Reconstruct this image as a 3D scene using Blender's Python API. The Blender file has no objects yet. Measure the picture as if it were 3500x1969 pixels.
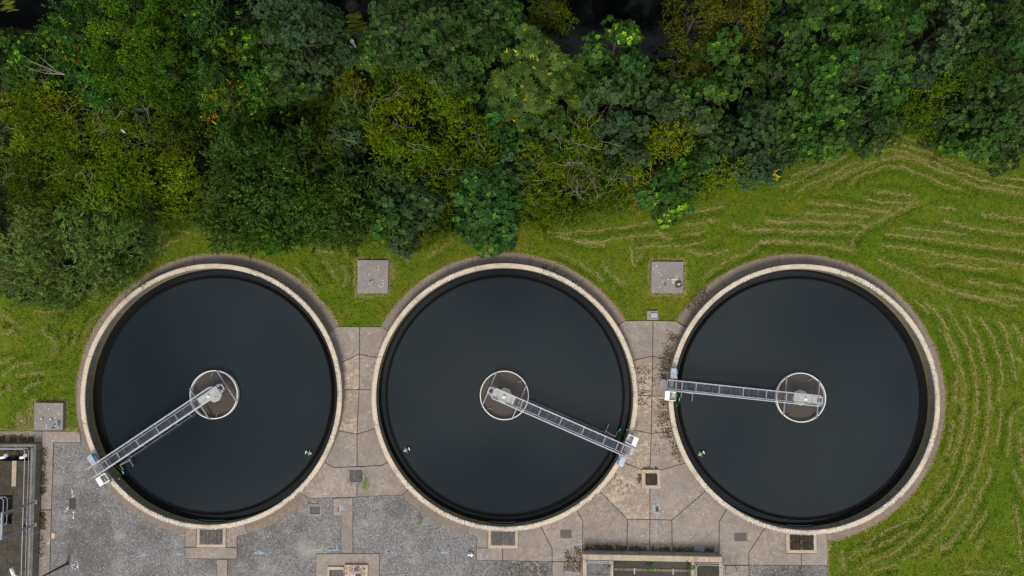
import bpy, math, random
import numpy as np
from mathutils import Vector, Matrix, Euler
from mathutils.geometry import delaunay_2d_cdt
PI = math.pi
R = math.radians
rng = np.random.default_rng(11)
random.seed(5)
sc = bpy.context.scene
col = sc.collection

# ------------------------------------------------------------------ camera, sky, sun, exposure
CAMZ, RX, RY, FPX = 70.6532, 0.0506, 0.0215, 2333.0
cam_d = bpy.data.cameras.new('camera'); cam = bpy.data.objects.new('camera', cam_d); col.objects.link(cam)
cam.location = (0, 0, CAMZ); cam.rotation_euler = (RX, RY, 0)
cam_d.sensor_width = 36.0; cam_d.lens = 36.0 * FPX / 3500.0
cam_d.clip_start = 1.0; cam_d.clip_end = 5000
sc.camera = cam
w = bpy.data.worlds.new('World'); sc.world = w; w.use_nodes = True
nt = w.node_tree
bg = nt.nodes['Background']
sky = nt.nodes.new('ShaderNodeTexSky'); sky.sky_type = 'NISHITA'; sky.sun_disc = False
SUN_EL, SUN_AZ = 50.0, 188.0            # azimuth clockwise from +Y : from the south, a touch west
sky.sun_elevation = R(SUN_EL); sky.sun_rotation = R(SUN_AZ)
sky.dust_density = 4.0; sky.air_density = 1.2; sky.ozone_density = 1.0
tc = nt.nodes.new('ShaderNodeTexCoord'); cn = nt.nodes.new('ShaderNodeTexNoise'); cn.inputs['Scale'].default_value = 2.2; cn.inputs['Detail'].default_value = 5
nt.links.new(tc.outputs['Generated'], cn.inputs['Vector'])
cr = nt.nodes.new('ShaderNodeValToRGB'); cr.color_ramp.elements[0].position = .40; cr.color_ramp.elements[0].color = (.8, .8, .8, 1)
cr.color_ramp.elements[1].position = .58; cr.color_ramp.elements[1].color = (.97, .95, .95, 1)
mc = nt.nodes.new('ShaderNodeMix'); mc.data_type = 'RGBA'; 
cc = nt.nodes.new('ShaderNodeMix'); cc.data_type = 'RGBA'; cc.inputs[6].default_value = (1.6, 2.2, 3.0, 1); cc.inputs[7].default_value = (10.0, 10.4, 10.8, 1)
cn2 = nt.nodes.new('ShaderNodeTexNoise'); cn2.inputs['Scale'].default_value = 2.4; cn2.inputs['Detail'].default_value = 4; nt.links.new(tc.outputs['Generated'], cn2.inputs['Vector'])
cr2 = nt.nodes.new('ShaderNodeValToRGB'); cr2.color_ramp.elements[0].position = .40; cr2.color_ramp.elements[1].position = .60
nt.links.new(cn2.outputs[0], cr2.inputs[0]); nt.links.new(cr2.outputs[0], cc.inputs[0]); nt.links.new(cc.outputs[2], mc.inputs[7])
nt.links.new(cn.outputs[0], cr.inputs[0]); nt.links.new(cr.outputs[0], mc.inputs[0]); nt.links.new(sky.outputs[0], mc.inputs[6])
nt.links.new(mc.outputs[2], bg.inputs[0]); bg.inputs[1].default_value = 0.12      # Nishita sky seen through a bright, broken cloud layer
sd = bpy.data.lights.new('sun', 'SUN'); so = bpy.data.objects.new('sun', sd); col.objects.link(so)
sd.energy = 3.4; sd.angle = R(20); sd.color = (1.0, 0.93, 0.83)
so.rotation_euler = (R(90 - SUN_EL), 0, R(180 - SUN_AZ)); so.location = (0, -60, 90)
vs = sc.view_settings
vs.view_transform = 'Standard'; vs.look = 'None'; vs.gamma = 1.0; vs.use_curve_mapping = False
vs.exposure = 0.08
sc.cycles.max_bounces = 6; sc.cycles.transparent_max_bounces = 4

_R = (Matrix.Rotation(RY, 3, 'Y') @ Matrix.Rotation(RX, 3, 'X'))
def at(px, py, z=0.0):
    """ground survey: a point of the photograph (3500 px wide) at height z -> world"""
    d = _R @ Vector(((px - 1750) / FPX, -(py - 984.5) / FPX, -1.0))
    t = (z - CAMZ) / d.z
    return Vector((t * d.x, t * d.y, z))

# ------------------------------------------------------------------ materials
def mat(name, build):
    m = bpy.data.materials.new(name); m.use_nodes = True
    n = m.node_tree; b = n.nodes['Principled BSDF']; build(n, b); return m
class G:
    def __init__(s, n, pos='world'):
        s.n = n
        if pos == 'world':
            g = n.nodes.new('ShaderNodeNewGeometry'); s.p = g.outputs['Position']
        else:
            g = n.nodes.new('ShaderNodeTexCoord'); s.p = g.outputs['Object']
    def N(s, t, **k):
        x = s.n.nodes.new(t)
        for a, v in k.items(): setattr(x, a, v)
        return x
    def L(s, a, b): s.n.links.new(a, b)
    def noise(s, scale, detail=4, rough=.55, off=0.0, stretch=None, out=0):
        x = s.N('ShaderNodeTexNoise'); x.inputs['Scale'].default_value = scale
        x.inputs['Detail'].default_value = detail; x.inputs['Roughness'].default_value = rough
        p = s.p
        if off or stretch:
            m = s.N('ShaderNodeMapping'); m.inputs['Location'].default_value = (off, off * .7, off * .3)
            if stretch: m.inputs['Scale'].default_value = stretch
            s.L(p, m.inputs[0]); p = m.outputs[0]
        s.L(p, x.inputs['Vector']); return x.outputs[out]
    def voro(s, scale, feature='F1', out='Distance', rand=1.0):
        x = s.N('ShaderNodeTexVoronoi', feature=feature); x.inputs['Scale'].default_value = scale
        x.inputs['Randomness'].default_value = rand
        s.L(s.p, x.inputs['Vector']); return x.outputs[out]
    def ramp(s, v, stops, interp='LINEAR'):
        x = s.N('ShaderNodeValToRGB'); r = x.color_ramp; r.interpolation = interp
        while len(r.elements) < len(stops): r.elements.new(.5)
        for e, (p, c) in zip(r.elements, stops):
            e.position = p
            e.color = (c, c, c, 1) if not hasattr(c, '__len__') else (*c, 1)
        s.L(v, x.inputs[0]); return x.outputs[0]
    def mix(s, f, a, b, mode='MIX'):
        x = s.N('ShaderNodeMix', data_type='RGBA', blend_type=mode)
        for sock, v in ((x.inputs[0], f), (x.inputs[6], a), (x.inputs[7], b)):
            if hasattr(v, 'is_output'): s.L(v, sock)
            elif hasattr(v, '__len__'): sock.default_value = (*v, 1)
            else: sock.default_value = v
        return x.outputs[2]
    def math(s, op, a, b=0.0, clamp=False):
        x = s.N('ShaderNodeMath', operation=op, use_clamp=clamp)
        for sock, v in ((x.inputs[0], a), (x.inputs[1], b)):
            if hasattr(v, 'is_output'): s.L(v, sock)
            else: sock.default_value = v
        return x.outputs[0]
    def bump(s, h, b, strength=.4, dist=.02):
        x = s.N('ShaderNodeBump'); x.inputs['Strength'].default_value = strength; x.inputs['Distance'].default_value = dist
        s.L(h, x.inputs['Height']); s.L(x.outputs[0], b.inputs['Normal'])
    def sepz(s):
        x = s.N('ShaderNodeSeparateXYZ'); s.L(s.p, x.inputs[0]); return x.outputs
def plain(name, c, rough=.6, metal=0.0, var=.25, scale=3.0, spec=.5):
    def f(n, b):
        g = G(n); v = g.noise(scale, 5, .6)
        lo = [x * (1 - var) for x in c]; hi = [min(1, x * (1 + var)) for x in c]
        g.L(g.ramp(v, [(.3, lo), (.7, hi)]), b.inputs['Base Color'])
        b.inputs['Roughness'].default_value = rough; b.inputs['Metallic'].default_value = metal
        b.inputs['Specular IOR Level'].default_value = spec
    return mat(name, f)

def concrete(name, base, pale, dark, speck=.5, patch=.5, spot=.5):
    def f(n, b):
        g = G(n)
        info = g.N('ShaderNodeObjectInfo')
        big = g.noise(.22, 5, .6); mid = g.noise(1.3, 6, .65, 7); fine = g.noise(14, 4, .7, 3)
        c = g.mix(g.ramp(mid, [(.3, 0.), (.72, 1.)]), [x * .80 for x in base], [x * 1.14 for x in base])
        c = g.mix(g.math('MULTIPLY', g.ramp(big, [(.42, 0.), (.6, 1.)]), .35), c, [x * .72 for x in base])
        c = g.mix(g.math('MULTIPLY', g.math('MULTIPLY', g.ramp(g.noise(3.2, 9, .82, 21), [(.46, 0.), (.60, 1.)]), g.ramp(g.noise(.28, 4, .6, 15), [(.40, .25), (.56, 1.)])), patch), c, pale)
        c = g.mix(g.math('MULTIPLY', g.ramp(g.noise(2.1, 8, .75, 33), [(.55, 0.), (.7, 1.)]), .5), c, dark)
        c = g.mix(g.math('MULTIPLY', g.ramp(fine, [(.35, 1.), (.5, 0.)]), .35), c, dark)
        # little pits and black lichen
        pits = g.ramp(g.voro(2.6), [(.12, 1.), (.17, 0.)])
        clus = g.ramp(g.noise(.9, 3, .6, 50), [(.52, 0.), (.64, 1.)])
        c = g.mix(g.math('MULTIPLY', g.math('MULTIPLY', pits, clus), spot), c, (.07, .055, .04))
        # pale chips, more in some corners
        chips = g.ramp(g.voro(2.9), [(.10, 1.), (.14, 0.)])
        c2 = g.ramp(g.noise(.45, 3, .6, 90), [(.45, 0.), (.6, 1.)])
        c = g.mix(g.math('MULTIPLY', g.math('MULTIPLY', chips, c2), speck), c, (.62, .57, .5))
        v = g.N('ShaderNodeHueSaturation'); g.L(c, v.inputs['Color'])
        g.L(g.math('ADD', g.math('MULTIPLY', info.outputs['Random'], .16), .92), v.inputs['Value'])
        g.L(v.outputs[0], b.inputs['Base Color'])
        b.inputs['Roughness'].default_value = .9; b.inputs['Specular IOR Level'].default_value = .25
        g.bump(g.mix(.5, fine, mid), b, .5, .015)
    return mat(name, f)

M = {}
M['slab'] = concrete('slab_concrete', (.212, .178, .158), (.37, .305, .24), (.125, .102, .084), .9, .6, 1)
M['slab_pale'] = concrete('slab_concrete_pale', (.235, .19, .158), (.47, .38, .285), (.11, .085, .065), .7, 1.0, 1)
M['pad'] = concrete('pad_concrete', (.20, .178, .17), (.32, .28, .24), (.16, .13, .115), .6, .3, .8)
M['apron'] = concrete('apron_concrete', (.175, .14, .115), (.30, .235, .175), (.11, .09, .07), .5, .45, .9)
M['rough'] = concrete('rough_concrete', (.36, .29, .22), (.5, .42, .32), (.2, .15, .1), .8, .5, 1)

def crest_f(n, b):
    g = G(n, 'object')
    xyz = g.sepz()
    r = g.math('SQRT', g.math('ADD', g.math('MULTIPLY', xyz[0], xyz[0]), g.math('MULTIPLY', xyz[1], xyz[1])))
    wob = g.math('MULTIPLY', g.math('SUBTRACT', g.noise(1.6, 5, .7), .5), .16)
    d = g.math('ABSOLUTE', g.math('SUBTRACT', g.math('ADD', r, wob), 13.27))
    edge = g.ramp(d, [(.085, 0.), (.115, 1.)])
    chip = g.ramp(g.voro(11, out='Color'), [(.2, (.10, .085, .07)), (.45, (.26, .23, .195)), (.62, (.38, .35, .31)), (.85, (.62, .58, .53))])
    # long stretches where the track has worn smooth over the whole width
    worn = g.ramp(g.noise(.12, 3, .5, 40), [(.44, 0.), (.56, 1.)])
    track = g.mix(g.noise(2.2, 5, .65), (.42, .345, .26), (.56, .47, .37))
    track = g.mix(g.ramp(g.noise(3.5, 5, .7, 60), [(.58, 0.), (.72, .6)]), track, (.33, .27, .2))
    c = g.mix(g.math('MULTIPLY', edge, g.math('SUBTRACT', 1.0, g.math('MULTIPLY', worn, .75))), track, chip)
    rust = g.ramp(g.noise(1.1, 4, .6, 77), [(.70, 0.), (.74, .7)])
    c = g.mix(rust, c, (.5, .27, .06))
    c = g.mix(g.math('MULTIPLY', g.ramp(g.noise(.55, 7, .75, 91), [(.48, 0.), (.66, 1.)]), .55), c, (.20, .17, .13))
    c = g.mix(g.math('MULTIPLY', g.ramp(g.noise(6, 7, .8, 13), [(.54, 0.), (.66, 1.)]), .5), c, (.15, .125, .095))
    g.L(c, b.inputs['Base Color']); b.inputs['Roughness'].default_value = .9
    b.inputs['Specular IOR Level'].default_value = .2
    g.bump(g.voro(11), b, .5, .02)
M['crest'] = mat('tank_crest', crest_f)

def wall_f(n, b):
    g = G(n)
    z = g.sepz()[2]
    c = g.mix(g.noise(1.2, 6, .65), (.065, .06, .055), (.16, .145, .125))
    st = g.noise(1.0, 6, .7, 9, (3, 3, .35))
    c = g.mix(g.ramp(st, [(.5, 0.), (.7, .8)]), c, (.23, .2, .165))
    c = g.mix(g.ramp(g.noise(2.2, 6, .7, 19, (1, 1, .5)), [(.55, 0.), (.68, .8)]), c, (.05, .05, .03))
    al = g.math('MULTIPLY', g.ramp(g.math('ADD', z, g.math('MULTIPLY', g.noise(2.5, 4, .6), .35)), [(.12, 1.), (.32, 0.)]),
                g.ramp(g.noise(.25, 4, .6, 5), [(.35, .3), (.55, 1.)]))
    c = g.mix(al, c, (.20, .18, .02))
    g.L(c, b.inputs['Base Color']); b.inputs['Roughness'].default_value = .85
    g.bump(g.noise(9, 5, .7), b, .5, .02)
M['wall'] = mat('tank_wall', wall_f)
M['wall_outer'] = plain('tank_outer_face', (.21, .19, .165), .9, 0, .3, 1.5, .2)
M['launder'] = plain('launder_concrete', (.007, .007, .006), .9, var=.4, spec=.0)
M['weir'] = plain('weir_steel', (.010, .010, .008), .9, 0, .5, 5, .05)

def water_f(body, ripple=.02, sc_=1.5, rough=.02):
    def f(n, b):
        g = G(n)
        c = g.mix(g.noise(.08, 3, .5), [x * .75 for x in body], [x * 1.3 for x in body])
        sp = g.ramp(g.voro(.9), [(.012, 1.), (.02, 0.)])
        c = g.mix(g.math('MULTIPLY', sp, .5), c, (.25, .25, .22))
        g.L(c, b.inputs['Base Color']); b.inputs['Roughness'].default_value = rough
        b.inputs['IOR'].default_value = 1.33; b.inputs['Specular IOR Level'].default_value = .5
        g.bump(g.noise(sc_, 4, .6), b, ripple, .05)
    return f
M['water'] = mat('tank_water', water_f((.0074, .0108, .0134), .07, 5))
M['launder_water'] = mat('launder_water', water_f((.007, .007, .009), .07, 6))
M['sludge'] = mat('sludge_water', water_f((.055, .044, .038), .35, 6, .08))
M['channel'] = mat('channel_water', water_f((.05, .042, .037), .2, 4, .06))
M['river'] = mat('river_water', water_f((.0015, .002, .002), .2, 2.2))

def asphalt_f(n, b):
    g = G(n)
    base = g.mix(g.noise(.3, 5, .6), (.088, .084, .088), (.155, .147, .146))
    v = g.voro(13, out='Color'); bw = g.ramp(v, [(.15, 0.), (.5, .35), (.8, 1.)])
    c = g.mix(.45, base, g.mix(bw, (.04, .039, .042), (.31, .295, .29)), 'MIX')
    c = g.mix(g.math('MULTIPLY', g.ramp(g.noise(5, 5, .75, 12), [(.5, 0.), (.68, 1.)]), .5), c, (.34, .32, .31))
    c = g.mix(g.math('MULTIPLY', g.ramp(g.noise(4, 5, .75, 42), [(.5, 0.), (.66, 1.)]), .5), c, (.03, .028, .028))
    c = g.mix(g.math('MULTIPLY', g.ramp(g.noise(.35, 6, .7, 61), [(.52, 0.), (.70, 1.)]), .55), c, (.28, .255, .22))
    c = g.mix(g.math('MULTIPLY', g.ramp(g.noise(.22, 6, .7, 88), [(.47, 0.), (.62, 1.)]), .5), c, (.055, .050, .047))
    c = g.mix(g.math('MULTIPLY', g.ramp(g.voro(3.6), [(.10, 1.), (.15, 0.)]), .75), c, (.6, .57, .54))
    g.L(c, b.inputs['Base Color']); b.inputs['Roughness'].default_value = .9
    b.inputs['Specular IOR Level'].default_value = .2
    for (cx, cy, rr) in ((1790, 1955, 2.6), (2700, 1960, 2.2)):      # old dark moss in the chippings
        q = at(cx, cy, .02); d = g.N('ShaderNodeVectorMath', operation='DISTANCE'); g.L(g.p, d.inputs[0]); d.inputs[1].default_value = q
        f = g.math('MULTIPLY', g.ramp(g.math('DIVIDE', d.outputs['Value'], rr * 1.6), [(.3, 1.), (1., 0.)]), g.ramp(g.noise(3, 6, .8, 71), [(.44, 0.), (.56, .85)]))
        c = g.mix(f, c, (.035, .026, .016)); g.L(c, b.inputs['Base Color'])
    g.bump(g.voro(13), b, .6, .02)
M['asphalt'] = mat('chipped_asphalt', asphalt_f)

def lawn_f(n, b):
    g = G(n)
    c = g.mix(g.noise(.5, 6, .7), (.040, .082, .003), (.088, .122, .005))
    c = g.mix(g.ramp(g.noise(.16, 5, .65, 30), [(.44, 0.), (.66, .75)]), c, (.120, .115, .010))
    c = g.mix(g.ramp(g.noise(2.6, 6, .75, 44), [(.5, 0.), (.7, .75)]), c, (.125, .16, .012))
    c = g.mix(g.ramp(g.noise(2.2, 7, .78, 66), [(.50, 0.), (.64, .8)]), c, (.020, .056, .003))
    c = g.mix(g.ramp(g.noise(1.2, 6, .75, 81), [(.6, 0.), (.72, .5)]), c, (.17, .135, .05))
    g.L(c, b.inputs['Base Color']); b.inputs['Roughness'].default_value = .95
    b.inputs['Specular IOR Level'].default_value = .1
    g.bump(g.noise(7, 6, .75), b, .8, .08)
M['lawn'] = mat('mown_lawn', lawn_f)
M['floor'] = plain('shade_dark_soil', (.010, .009, .005), 1, var=.6, scale=2, spec=.1)  # soil colour taken near black to paint the shade between crowns
M['soil'] = plain('joint_soil', (.03, .023, .017), 1, var=.5, spec=.1)

def leaf_f(n, b):
    g = G(n)
    a = g.N('ShaderNodeAttribute', attribute_name='leaf_colour')
    g.L(a.outputs['Color'], b.inputs['Base Color'])
    b.inputs['Roughness'].default_value = .6; b.inputs['Specular IOR Level'].default_value = .04
    tr = g.N('ShaderNodeBsdfTranslucent'); mx = g.N('ShaderNodeMixShader'); mx.inputs[0].default_value = .06
    g.L(a.outputs['Color'], tr.inputs[0]); g.L(b.outputs[0], mx.inputs[1]); g.L(tr.outputs[0], mx.inputs[2])
    g.L(mx.outputs[0], n.nodes['Material Output'].inputs[0])
M['leaf'] = mat('leaf', leaf_f)
def straw_f(n, b):
    g = G(n)
    a = g.N('ShaderNodeAttribute', attribute_name='leaf_colour')
    g.L(a.outputs['Color'], b.inputs['Base Color']); b.inputs['Roughness'].default_value = .9
    b.inputs['Specular IOR Level'].default_value = .1
M['straw'] = mat('grass_blades', straw_f)
M['bark'] = plain('bark', (.04, .032, .024), .9, var=.4)
M['twig'] = plain('bare_twig', (.23, .195, .145), .8, var=.3)
M['twig_brown'] = plain('brown_twig', (.22, .16, .08), .8, var=.3)
M['galv'] = plain('galvanised_steel', (.32, .35, .40), .42, .35, .22, 2)
M['galv_dark'] = plain('weathered_steel', (.22, .24, .27), .55, .35, .3, 2)
M['rail_dull'] = plain('dull_rail', (.34, .33, .31), .6, .2, .3, .8)
M['rail'] = plain('white_rail', (.42, .44, .48), .45, .1, .1)
M['white'] = plain('white_paint', (.86, .86, .85), .5, 0, .05)
M['cream'] = plain('cream_rim', (.62, .60, .565), .6, 0, .08, 5)
M['plate'] = plain('hub_plate', (.34, .34, .315), .6, .1, .2, 4)
M['deck'] = plain('deck_grating', (.13, .145, .17), .5, .4, .25)
M['grate'] = plain('chamber_grating', (.050, .042, .028), .7, .2, .45, 1.6)
M['grate_b'] = plain('pit_grating', (.15, .14, .135), .6, .3, .4, 3)
M['black'] = plain('black_and_void_shade', (.006, .006, .006), .9, 0, .2, spec=.1)  # near-black colour standing in for shade inside pits, slots, voids and bores
M['teal'] = plain('teal_motor', (.02, .22, .34), .45, 0, .2)
M['blue'] = plain('blue_float', (.02, .3, .55), .45, 0, .1)
M['orange'] = plain('orange_plastic', (.75, .22, .05), .5, 0, .1)
M['pink'] = plain('faded_red', (.50, .24, .26), .6, 0, .2)
M['redclip'] = plain('red_clip', (.50, .16, .16), .6, 0, .1)
M['rubber'] = plain('grey_rubber', (.055, .056, .06), .8, 0, .15, 3, .2)
M['stain'] = plain('cream_stain', (.40, .33, .25), .9, 0, .1)
M['rust'] = plain('rusty_pipe', (.24, .08, .035), .85, .1, .4, 8)
M['pipe'] = plain('blue_grey_pipe', (.35, .42, .5), .5, .2, .2)
M['algae'] = plain('green_algae', (.06, .12, .01), .9, 0, .4, 9)
M['cover'] = plain('manhole_cover', (.035, .028, .026), .7, .2, .3, 6)
M['patch'] = plain('tar_patch', (.075, .068, .064), .85, 0, .25, 5)
M['blue_paint'] = plain('blue_spray', (.19, .33, .46), .8, 0, .25, 9)
M['white_paint'] = plain('white_spray', (.68, .7, .72), .8, 0, .1, 9)
M['moss'] = plain('dry_moss', (.062, .046, .022), 1, 0, .6, 4, .1)
M['stone'] = plain('mossy_weir', (.13, .10, .07), .9, 0, .5, 5)
M['bird_grey'] = plain('bird_plumage', (.27, .29, .32), .8, 0, .15)
M['cardboard'] = plain('tan_scrap', (.5, .33, .2), .8, 0, .1)
M['pink_flower'] = plain('flower', (.7, .35, .45), .7, 0, .1)

# ------------------------------------------------------------------ mesh helpers
class MB:
    def __init__(s): s.v = []; s.f = []
    def add(s, vs, fs):
        k = len(s.v); s.v += [tuple(x) for x in vs]; s.f += [tuple(i + k for i in f) for f in fs]; return s
    def box(s, c, size, rz=0.0, rot=None):
        a, b_, d = size[0] / 2, size[1] / 2, size[2] / 2
        m = rot if rot else Matrix.Rotation(rz, 3, 'Z')
        vs = [Vector(c) + m @ Vector((x, y, z)) for x in (-a, a) for y in (-b_, b_) for z in (-d, d)]
        return s.add(vs, [(0, 1, 3, 2), (4, 6, 7, 5), (0, 4, 5, 1), (2, 3, 7, 6), (0, 2, 6, 4), (1, 5, 7, 3)])
    def beam(s, p, q, wd, ht):
        p, q = Vector(p), Vector(q); d = q - p; L = d.length
        if L < 1e-6: return s
        x = d / L; up = Vector((0, 0, 1))
        if abs(x.z) > .95: up = Vector((0, 1, 0))
        y = up.cross(x).normalized(); z = x.cross(y)
        return s.box((p + q) / 2, (L, wd, ht), rot=Matrix((x, y, z)).transposed())
    def tube(s, pts, r, n=6, r2=None, caps=True):
        pts = [Vector(p) for p in pts]; rings = []
        ref = None
        for i, p in enumerate(pts):
            d = (pts[min(i + 1, len(pts) - 1)] - pts[max(i - 1, 0)]).normalized()
            if ref is None:
                ref = d.orthogonal().normalized()
            a = (ref - d * ref.dot(d))
            a = a.normalized() if a.length > 1e-4 else d.orthogonal().normalized()
            ref = a; b_ = d.cross(a)
            rr = r if r2 is None else r + (r2 - r) * i / (len(pts) - 1)
            rings.append([p + (a * math.cos(2 * PI * k / n) + b_ * math.sin(2 * PI * k / n)) * rr for k in range(n)])
        vs = [v for g in rings for v in g]; fs = []
        for i in range(len(pts) - 1):
            for k in range(n):
                fs.append((i * n + k, i * n + (k + 1) % n, (i + 1) * n + (k + 1) % n, (i + 1) * n + k))
        if caps: fs += [tuple(range(n))[::-1], tuple(range((len(pts) - 1) * n, len(pts) * n))]
        return s.add(vs, fs)
    def lathe(s, prof, n=32, c=(0, 0, 0), a0=0.0, a1=None, close=False):
        full = a1 is None; m = n if full else n + 1
        vs = []; k = len(prof)
        for i in range(m):
            a = a0 + (2 * PI if full else (a1 - a0)) * i / n
            for r_, z in prof: vs.append((c[0] + r_ * math.cos(a), c[1] + r_ * math.sin(a), c[2] + z))
        fs = []; kk = k if close else k - 1
        for i in range(n):
            j = (i + 1) % m
            for t in range(kk):
                u = (t + 1) % k; fs.append((i * k + t, j * k + t, j * k + u, i * k + u))
        if not full and close: fs += [tuple(range(k)), tuple(range(n * k, n * k + k))[::-1]]
        return s.add(vs, fs)
    def prism(s, poly, z0, z1):
        n = len(poly)
        vs = [(p[0], p[1], z0) for p in poly] + [(p[0], p[1], z1) for p in poly]
        return s.add(vs, [tuple(range(n))[::-1], tuple(range(n, 2 * n))] + [(i, (i + 1) % n, (i + 1) % n + n, i + n) for i in range(n)])
    def build(s, name, m, parent=None, smooth=False, org=None, bevel=0.0):
        me = bpy.data.meshes.new(name)
        o_ = Vector(org) if org is not None else Vector((0, 0, 0))
        me.from_pydata([tuple(Vector(v) - o_) for v in s.v] if org is not None else s.v, [], s.f)
        me.materials.append(m)
        if smooth: me.polygons.foreach_set('use_smooth', [True] * len(me.polygons))
        me.validate(); me.update()
        o = bpy.data.objects.new(name, me); col.objects.link(o)
        if parent: o.parent = parent
        if org is not None: o.location = o_
        if bevel:
            bv = o.modifiers.new('bevel', 'BEVEL'); bv.width = bevel; bv.segments = 2; bv.limit_method = 'ANGLE'
        return o
def tag(o, label=None, cat=None, group=None, kind=None):
    if label: o['label'] = label
    if cat: o['category'] = cat
    if group: o['group'] = group
    if kind: o['kind'] = kind
    return o
def thing(name, label, cat, loc=(0, 0, 0), rz=0.0, group=None):
    o = bpy.data.objects.new(name, None); col.objects.link(o); o.location = loc; o.rotation_euler = (0, 0, rz)
    o.empty_display_size = .3
    return tag(o, label, cat, group)
def copy_tree(o, parent=None):
    c = o.copy(); col.objects.link(c); c.parent = parent
    for ch in o.children: copy_tree(ch, c)
    return c
def quads_mesh(name, Q, C, m, parent=None, org=None):
    """Q (N,4,3) quads, C (N,3) face colours"""
    N = len(Q); me = bpy.data.meshes.new(name)
    V = Q.reshape(-1, 3).astype(np.float32)
    me.vertices.add(4 * N); me.vertices.foreach_set('co', V.ravel())
    me.loops.add(4 * N); me.loops.foreach_set('vertex_index', np.arange(4 * N, dtype=np.int32))
    me.polygons.add(N); me.polygons.foreach_set('loop_start', np.arange(0, 4 * N, 4, dtype=np.int32))
    me.polygons.foreach_set('loop_total', np.full(N, 4, dtype=np.int32))
    a = me.attributes.new('leaf_colour', 'FLOAT_COLOR', 'FACE')
    a.data.foreach_set('color', np.concatenate([np.clip(C, 0.002, .9), np.ones((N, 1))], 1).astype(np.float32).ravel())
    me.materials.append(m); me.update(calc_edges=True)
    o = bpy.data.objects.new(name, me); col.objects.link(o)
    if parent: o.parent = parent
    if org is not None: o.location = org
    return o
def sheet(name, outer, holes, z, m, kind='structure', down=0.0):
    pts = [Vector(p[:2]) for p in outer]; faces = [list(range(len(outer)))]
    for h in holes:
        k = len(pts); pts += [Vector(p[:2]) for p in h]; faces.append(list(range(k, k + len(h))))
    edges = [(f[i], f[(i + 1) % len(f)]) for f in faces for i in range(len(f))]
    V, E_, F, *_ = delaunay_2d_cdt(pts, edges, [], 3, 1e-5)   # valid pieces; drop those inside holes
    def inside(p, poly):
        c = False; n = len(poly)
        for i in range(n):
            x1, y1 = poly[i][:2]; x2, y2 = poly[(i + 1) % n][:2]
            if (y1 > p[1]) != (y2 > p[1]) and p[0] < (x2 - x1) * (p[1] - y1) / (y2 - y1) + x1: c = not c
        return c
    V, E_, F, *_ = delaunay_2d_cdt(pts, edges, [], 0, 1e-5)
    keep = []
    for f in F:
        c = sum((V[i] for i in f), Vector((0, 0))) / len(f)
        if inside(c, outer) and not any(inside(c, h) for h in holes): keep.append(tuple(f))
    b = MB(); b.v = [(v.x, v.y, z) for v in V]; b.f = keep
    o = b.build(name, m); tag(o, kind=kind)
    return o

# ------------------------------------------------------------------ the lie of the land
TANK = [(-32.305, -7.435), (-2.293, -7.44), (27.776, -7.588)]
RO, RI, CREST = 13.5, 13.03, 1.1
def circ(c, r, n=96): return [(c[0] + r * math.cos(2 * PI * i / n), c[1] + r * math.sin(2 * PI * i / n)) for i in range(n)]
holes = [circ(t, RI + .2) for t in TANK]
south = [(-2500, 120), (-600, 100), (0, 100), (300, 120), (620, 70), (900, 90), (1130, 140), (1290, 145), (1500, 130), (1800, 175), (2100, 225), (2330, 200), (2650, 165), (2800, 80), (3300, 20), (5200, -60)]
sb = [at(x, y, 0) for x, y in south]
river = [(p.x, p.y) for p in sb] + [(p.x, p.y + 9.5 + 1.2 * math.sin(p.x * .3)) for p in reversed(sb)]
sheet('ground', [(-900, -900), (900, -900), (900, 900), (-900, 900)], holes + [river], 0.0, M['lawn'])
edge = [(-1200, 700), (-200, 1000), (0, 1000), (100, 1035), (240, 1010), (400, 960), (460, 900), (480, 830), (540, 745), (640, 750), (760, 790), (880, 810), (1200, 790), (1380, 800), (1600, 790), (1740, 765), (1920, 745), (2200, 690), (2440, 645), (2580, 600), (2780, 525), (2950, 445), (3090, 410), (3190, 430), (3330, 500), (3500, 530), (3900, 560), (5200, 500)]
fl = [at(x, y, 0) for x, y in edge]
fl = [(p.x, p.y) for p in fl]
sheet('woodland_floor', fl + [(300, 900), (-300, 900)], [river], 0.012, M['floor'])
b = MB(); P = [Vector((x, y, 0)) for x, y in river]
rp = [(p.x, p.y) for p in P]
o = sheet('river', [(-200, 20), (200, 20), (200, 80), (-200, 80)], [], -.9, M['river'])
bank = MB(); n = len(rp)
cy_ = 35.0
for i in range(n):
    x1, y1 = rp[i]; x2, y2 = rp[(i + 1) % n]
    k1 = .8 if i < n // 2 else -.8; k2 = .8 if (i + 1) % n < n // 2 else -.8
    bank.add([(x1, y1, 0), (x2, y2, 0), (x2, y2 + k2, -1.1), (x1, y1 + k1, -1.1)], [(0, 1, 2, 3)])
tag(bank.build('river_bank', M['floor']), kind='structure')

def W(px, py, z=0.0):
    p = at(px, py, z); return (p.x, p.y)
asp = [W(-900, 1472), W(273, 1474), W(722, 1356), W(1155, 1117), W(1305, 1117), W(1725, 1353), W(2135, 1097), W(2311, 1098), W(2749, 1366), W(2829, 1851), W(2826, 1856), W(2828, 2400), W(-900, 2400)]
sheet('asphalt_yard', asp, holes, 0.02, M['asphalt'])

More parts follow.
